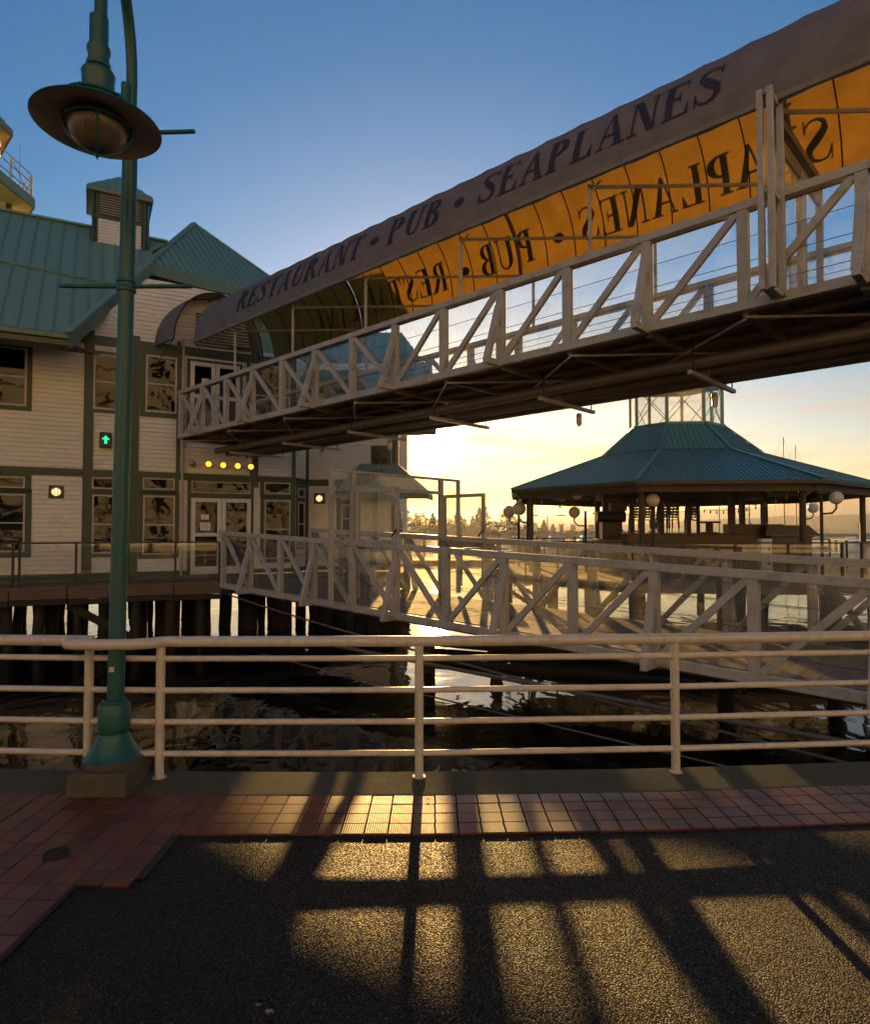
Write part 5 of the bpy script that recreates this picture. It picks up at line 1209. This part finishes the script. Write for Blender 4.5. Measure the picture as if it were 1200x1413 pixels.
tr_ = [(552, 25, 1), (561, 31, 2), (570, 24, 1), (579, 30, 1), (588, 22, 3), (597, 26, 0), (606, 20, 3), (620, 22, 1), (632, 32, 4), (641, 20, 3), (652, 22, 0), (661, 33, 0), (668, 37, 2), (682, 18, 3), (695, 30, 1), (704, 26, 3), (714, 24, 1), (726, 16, 3), (738, 14, 1), (750, 17, 0), (762, 12, 3), (774, 13, 1), (540, 22, 4), (790, 12, 3), (815, 12, 1), (835, 14, 3), (480, 26, 1), (500, 30, 2)]
for j, (x, hp, pi_) in enumerate(tr_):
    p = protos[pi_]; Y = sy + 10 + (j * 7) % 25; b = Vector(((x - 600) / F * Y, Y, .6)); h = hp / F * Y + 1.5
    rz = random.uniform(0, 6)
    o = p[0] if p[2] == 0 else copy_thing(p[0], b, rz)
    o.location = b; o.rotation_euler = (0, 0, rz); o.scale = (h * 1.15, h * 1.15, h); p[2] = 1; ORG[o.name] = b
    o['label'] = KL[p[1]]; o['group'] = 'trees on the far shore'
m = MB(); rnd = random.Random(44)
for _ in range(9000):
    x = rnd.uniform(420, 900); Y = sy + rnd.uniform(2, 14); hh = (3.2 + 3.5 * noise.noise(Vector((x * .05, 1, 0))) + 2 * noise.noise(Vector((x * .3, 2, 0)))) * (1 if x < 730 else .6)
    c = Vector(((x - 600) / F * Y, Y, .4 + max(.5, hh) * rnd.random() ** .7)); q_ = .7
    m.add([c + Vector((rnd.uniform(-q_, q_), rnd.uniform(-q_, q_), rnd.uniform(-q_, q_))) for _ in range(4)], [(0, 1, 2), (0, 2, 3)])
o = part(None, 'shore_thicket', m, M_leaf); o['kind'] = 'stuff'; o['label'] = 'low hazy thicket of bushes along the far shore'; o['category'] = 'bushes'
def hills(name, Y, prof, seed, m_):
    m = MB(); n = 150; x0, x1 = -900, 2300
    def hy(x):
        for (a, ya), (b, yb) in zip(prof, prof[1:]):
            if a <= x <= b: t = (x - a) / (b - a); t = t * t * (3 - 2 * t); return ya + (yb - ya) * t
        return prof[0][1] if x < prof[0][0] else prof[-1][1]
    for k in range(n + 1):
        x = x0 + (x1 - x0) * k / n; top = (734 - hy(x)) / F * Y + CAMZ + Y / F * (1.6 * noise.noise(Vector((x * .03, seed, 0))) + 1.0 * noise.noise(Vector((x * .21, seed, 5)))); X = (x - 600) / F
        m.v += [Vector((X * Y * .97, Y * .97, WATER - 2)), Vector((X * Y, Y, max(1, top))), Vector((X * Y * 1.15, Y * 1.15, WATER))]
        if k: q = 3 * k; m.f += [(q - 3, q, q + 1, q - 2), (q - 2, q + 1, q + 2, q - 1)]
    o = struct(name, m, m_, True)
hills('far_hills', 3600, [(-900, 716), (300, 722), (640, 724), (760, 716), (900, 706), (1040, 700), (1130, 688), (1185, 684), (1300, 690), (2300, 700)], 1, M_leaf)
hills('near_hills', 1900, [(-900, 724), (300, 727), (700, 729), (860, 724), (1000, 716), (1100, 712), (1250, 708), (2300, 712)], 7, M_leaf)
# floating docks
def dock(x0, x1, Y, lab, w=2.2):
    a, b = (x0 - 600) / F * Y, (x1 - 600) / F * Y; d = thing('floating_dock', lab, 'dock', ((a + b) / 2, Y, WATER))
    part(d, 'float', MB().box(((a + b) / 2, Y, WATER + .12), b - a, w * .9, .3), M_pile); n = max(3, int((b - a) / 6))
    part(d, 'planking', MB().box(((a + b) / 2, Y, WATER + .34), b - a, w, .1), M_deckw)
    for k in range(n + 1): part(d, 'pile', MB().tube([(a + (b - a) * k / n, Y + w * .6, -5), (a + (b - a) * k / n, Y + w * .6, 1.1)], .16, 8), M_pile)
dock(470, 720, 62, 'long floating dock beyond the open gangway gate'); dock(690, 1010, 74, 'floating dock behind the pavilion by the string lights'); dock(1000, 1330, 66, 'floating dock behind the pavilion by the white boats', 2.6); dock(480, 900, 110, 'outermost floating dock before the far shore')
# marina lamp posts
for x, Y, h, lab in ((755, 70, 4.4, 'double armed marina lamp post behind the pavilion fence'), (709, 66, 3.2, 'marina lamp post beside the outermost globe lamp'), (690, 74, 2.6, 'short marina lamp post at the dock end')):
    b = at_z(x, Y, WATER + .39); t = thing('marina_lamp_post', lab, 'lamp post', b)
    part(t, 'pole', MB().tube([b, b + Vector((0, 0, h))], .07, 8), M_steel)
    for s in (-1, 1):
        arm = part(t, 'arm', MB().tube([b + Vector((0, 0, h - .3)), b + Vector((s * 1.1, 0, h))], .05, 6), M_steel); part(arm, 'lamp_head', MB().box(b + Vector((s * 1.5, 0, h + .02)), .9, .35, .16), M_steel)
def hull(c, L, B, D, m_, parent, nm='hull'):
    mb = MB(); n = 12; rows = []
    for k in range(n + 1):
        t = k / n; w = B / 2 * (1 - max(0, (t - .45) / .55) ** 2.2) * (.78 + .22 * min(1, t * 3)); x = -L / 2 + L * t; sheer = D * (1 + .35 * t * t)
        ring = [(x, -w, sheer), (x, -w * .92, D * .4), (x * .98, -w * .5, -.1), (x * .98, w * .5, -.1), (x, w * .92, D * .4), (x, w, sheer)]; mb.v += [Vector(c) + Vector(p) for p in ring]
        if k:
            q = 6 * (k - 1); mb.f += [(q + j, q + j + 1, q + 7 + j, q + 6 + j) for j in range(5)] + [(q + 5, q, q + 6, q + 11)]
    mb.f.append((0, 1, 2, 3, 4, 5)); return part(parent, nm, mb, m_, True)
def sailboat(x, Y, L, mh, lab, m_):
    c = at_z(x, Y, WATER); b = thing('sailboat', lab, 'sailboat', c, 'sailboats moored in the marina'); hull(c, L, L * .3, .95, m_, b)
    part(b, 'cabin', MB().prism([c + Vector(p) for p in ((-L * .15, -.9, 1.0), (L * .22, -.7, 1.1), (L * .22, .7, 1.1), (-L * .15, .9, 1.0))], (0, 0, .45)), M_hullw, bev=.08)
    mp2 = c + Vector((L * .08, 0, 1)); part(b, 'mast', MB().tube([mp2, mp2 + Vector((0, 0, mh))], [.09, .06], 8), M_steel)
    part(b, 'boom', MB().tube([mp2 + Vector((0, 0, 1.3)), mp2 + Vector((-L * .42, 0, 1.35))], .11, 8), M_hullb)
    for s in (.55, .78): part(b, 'spreader', MB().tube([mp2 + Vector((-.1, -.7, mh * s)), mp2 + Vector((-.1, .7, mh * s))], .03, 6), M_steel)
    for e in ((L * .5, 0, .3), (-L * .5, 0, .1), (0, L * .15, 0), (0, -L * .15, 0)): part(b, 'stay', MB().tube([mp2 + Vector((0, 0, mh)), c + Vector((e[0], e[1], 1.1 + e[2]))], .012, 4), M_cable)
    part(b, 'window', MB().box(c + Vector((L * .03, -.86, 1.3)), L * .2, .03, .14, .05), M_black)
sailboat(1072, 82, 11, 14.0, 'sailboat whose mast rises tallest beyond the pavilion roof', M_hullw)
sailboat(1089, 86, 11, 13.6, 'sailboat with slightly shorter mast beside the tallest one', M_hullb)
sailboat(1024, 70, 9, 7.2, 'sailboat seen through the pavilion behind the slatted crate', M_hullw)
sailboat(985, 90, 9, 8.0, 'sailboat seen through the pavilion behind the high table', M_hullw)
def motorboat(x, Y, L, lab, m_, rz=1):
    c = at_z(x, Y, WATER); b = thing('motorboat', lab, 'motorboat', c, 'motorboats in the marina'); hull(c, L, L * .33, 1.1, m_, b)
    part(b, 'cabin', MB().prism([c + Vector(p) for p in ((-L * .2, -L * .12, 1.2), (L * .18, -L * .10, 1.2), (L * .18, L * .10, 1.2), (-L * .2, L * .12, 1.2))], (0, 0, .9)), M_hullw, bev=.12)
    part(b, 'windscreen', MB().prism([c + Vector(p) for p in ((-L * .12, -L * .123, 1.65), (L * .19, -L * .105, 1.65), (L * .19, -L * .105, 2.0), (-L * .12, -L * .123, 2.0))], (0, L * .2, 0)), M_pane)
    part(b, 'flybridge', MB().box(c + Vector((-.2, 0, 2.35)), L * .25, L * .18, .45), M_hullw, bev=.08); part(b, 'radar_mast', MB().tube([c + Vector((-.4, 0, 2.5)), c + Vector((-.6, 0, 3.9))], .05, 6), M_steel)
motorboat(1044, 58, 9, 'white fishing boat with flybridge seen beside the power pedestal', M_hullw); motorboat(1192, 60, 9, 'white motorboat moored past the pavilion columns', M_hullw)
motorboat(722, 68, 7, 'small motorboat at the dock below the string lights', M_hullw); motorboat(815, 78, 8, 'blue hulled motorboat behind the glass fence', M_hullb); motorboat(770, 70, 6, 'low open motorboat by the double armed lamp post', M_hullb)
b = at_z(1098, 30, .3); single('life_ring', MB().tube([b + Vector((.34 * cos(2 * pi * k / 24), 0, .34 * sin(2 * pi * k / 24))) for k in range(25)], .09, 10), M_orange, 'orange life ring hung on the fence past the pavilion column', 'life ring', smooth=True)
for x, Y, lab in ((757, 58, 'orange buoy on the dock beneath the double armed lamp post'), (771, 60, 'orange buoy beside the low open motorboat')):
    b = at_z(x, Y, WATER + .55); single('mooring_buoy', MB().sphere(b, .4, 14, 10, 1.15), M_orange, lab, 'buoy', smooth=True)

# ------------------------------------------------------------------ the town side behind the viewer, mirrored in the windows
M_hotel = mat('pale_hotel_render', (.66, .65, .57), .8, 0, .08, 2)
def block(x0, x1, y, floors, bay, lab):
    xc = (x0 + x1) / 2; W = x1 - x0; hb = thing('hotel_block', lab, 'building', (xc, y, 0)); H_ = 1.2 + floors * 3.1
    part(hb, 'wall', MB().box((xc, y - 5, H_ / 2), W, 9.9, H_), M_hotel)
    for fl_ in range(floors):
        n = int(W / bay)
        for k in range(n):
            x = x0 + W * (k + .5) / n; z = 1.6 + fl_ * 3.1
            w_ = part(hb, 'window', MB().box((x, y - .02, z + .2), 1.7, .1, 1.6), M_white); part(w_, 'pane', MB().box((x, y + .02, z + .2), 1.5, .06, 1.4), M_pane)
        part(hb, 'balcony_slab', MB().box((xc, y + .4, .55 + fl_ * 3.1), W - .5, .8, .16), M_hotel); part(hb, 'balcony_rail', MB().box((xc, y + .78, 1.5 + fl_ * 3.1), W - .5, .05, .06), M_black)
    part(hb, 'parapet', MB().box((xc, y - 4.9, H_ + .3), W + .6, 10.6, .6), M_white)
block(3, 58, -27, 9, 4.2, 'pale waterfront hotel with rows of balconies mirrored in the restaurant windows')
block(-52, -2, -31, 8, 5.0, 'second pale block with balconies across a gap from the hotel')
random.seed(77)
def bare_tree(b, h, lab):
    t = thing('bare_tree', lab, 'tree', b, 'bare trees on the promenade'); m = MB(); tr0 = MB()
    tr0.tube([b, b + Vector((.05, 0, h * .18)), b + Vector((-.05, .05, h * .34))], [.2, .16, .13], 8)
    def grow(p, d, L, r, lv):
        q = p + d * L * .5 + Vector((random.uniform(-.08, .08),) * 3) * L; e = p + d * L + Vector((0, 0, .04 * L)); m.tube([p, q, e], [r, r * .8, r * .55], 5, False)
        if lv:
            for _ in range(3):
                nd = (d + Vector((random.uniform(-.8, .8), random.uniform(-.8, .8), random.uniform(-.25, .6)))).normalized(); grow(p + (e - p) * random.uniform(.55, 1), nd, L * random.uniform(.6, .8), r * .55, lv - 1)
    for _ in range(5): grow(b + Vector((-.05, .05, h * .33)), Vector((random.uniform(-.6, .6), random.uniform(-.6, .6), 1)).normalized(), h * .24, .09, 4)
    part(t, 'trunk', tr0, M_bark, True); part(t, 'crown', m, M_bark)
for x, y, h, lab in ((4, -12, 9, 'bare branched promenade tree behind the viewer near the hotel corner'), (10, -16, 10, 'taller bare promenade tree in front of the hotel balconies'), (-6, -14, 9, 'bare promenade tree standing apart from the hotel')):
    bare_tree(Vector((x, y, 0)), h, lab)

# ------------------------------------------------------------------ a few leaves on the paving
M_fleaf = mat('dry_leaf', (.30, .22, .13), .7, 0, .3, 30)
for k, (x, y, lab) in enumerate(((356, 1389, 'pale dry leaf lying curled on the dark aggregate paving'), (372, 1398, 'smaller dry leaf beside the curled one on dark paving'), (590, 1104, 'dry leaf on the sunlit tiles below the railing post'), (905, 1180, 'dry leaf lying in a sunlit streak on the paving'))):
    p = on_z(x, y, .004); m = MB(); r_ = .011 + .004 * (k % 2); n_ = 9
    ring = [p + Vector((r_ * (1 + .35 * (q % 2)) * cos(2 * pi * q / n_ + k), r_ * .7 * (1 + .35 * (q % 2)) * sin(2 * pi * q / n_ + k), .004 + .008 * sin(q * 1.7 + k) ** 2)) for q in range(n_)]
    m.add([p + Vector((0, 0, .002))] + ring, [(0, 1 + q, 1 + (q + 1) % n_) for q in range(n_)]); single('fallen_leaf', m, M_fleaf, lab, 'leaf')

# ------------------------------------------------------------------ haze over the harbour
m = MB().box((0, 4400, 112), 17400, 9400, 240)
hz = part(None, 'haze', m, MATS['bark']); hz['kind'] = 'stuff'; hz['label'] = 'thin pale sea haze lying over the harbour and far shore'; hz['category'] = 'haze'
hm = bpy.data.materials.new('sea_haze'); hm.use_nodes = True; hn = hm.node_tree.nodes; hn.clear()
ho = hn.new('ShaderNodeOutputMaterial'); hv = hn.new('ShaderNodeVolumePrincipled'); hm.node_tree.links.new(hv.outputs[0], ho.inputs['Volume'])
hv.inputs['Color'].default_value = (.92, .93, .95, 1); hv.inputs['Density'].default_value = 1.15e-4; hv.inputs['Anisotropy'].default_value = .55
hz.data.materials.clear(); hz.data.materials.append(hm)
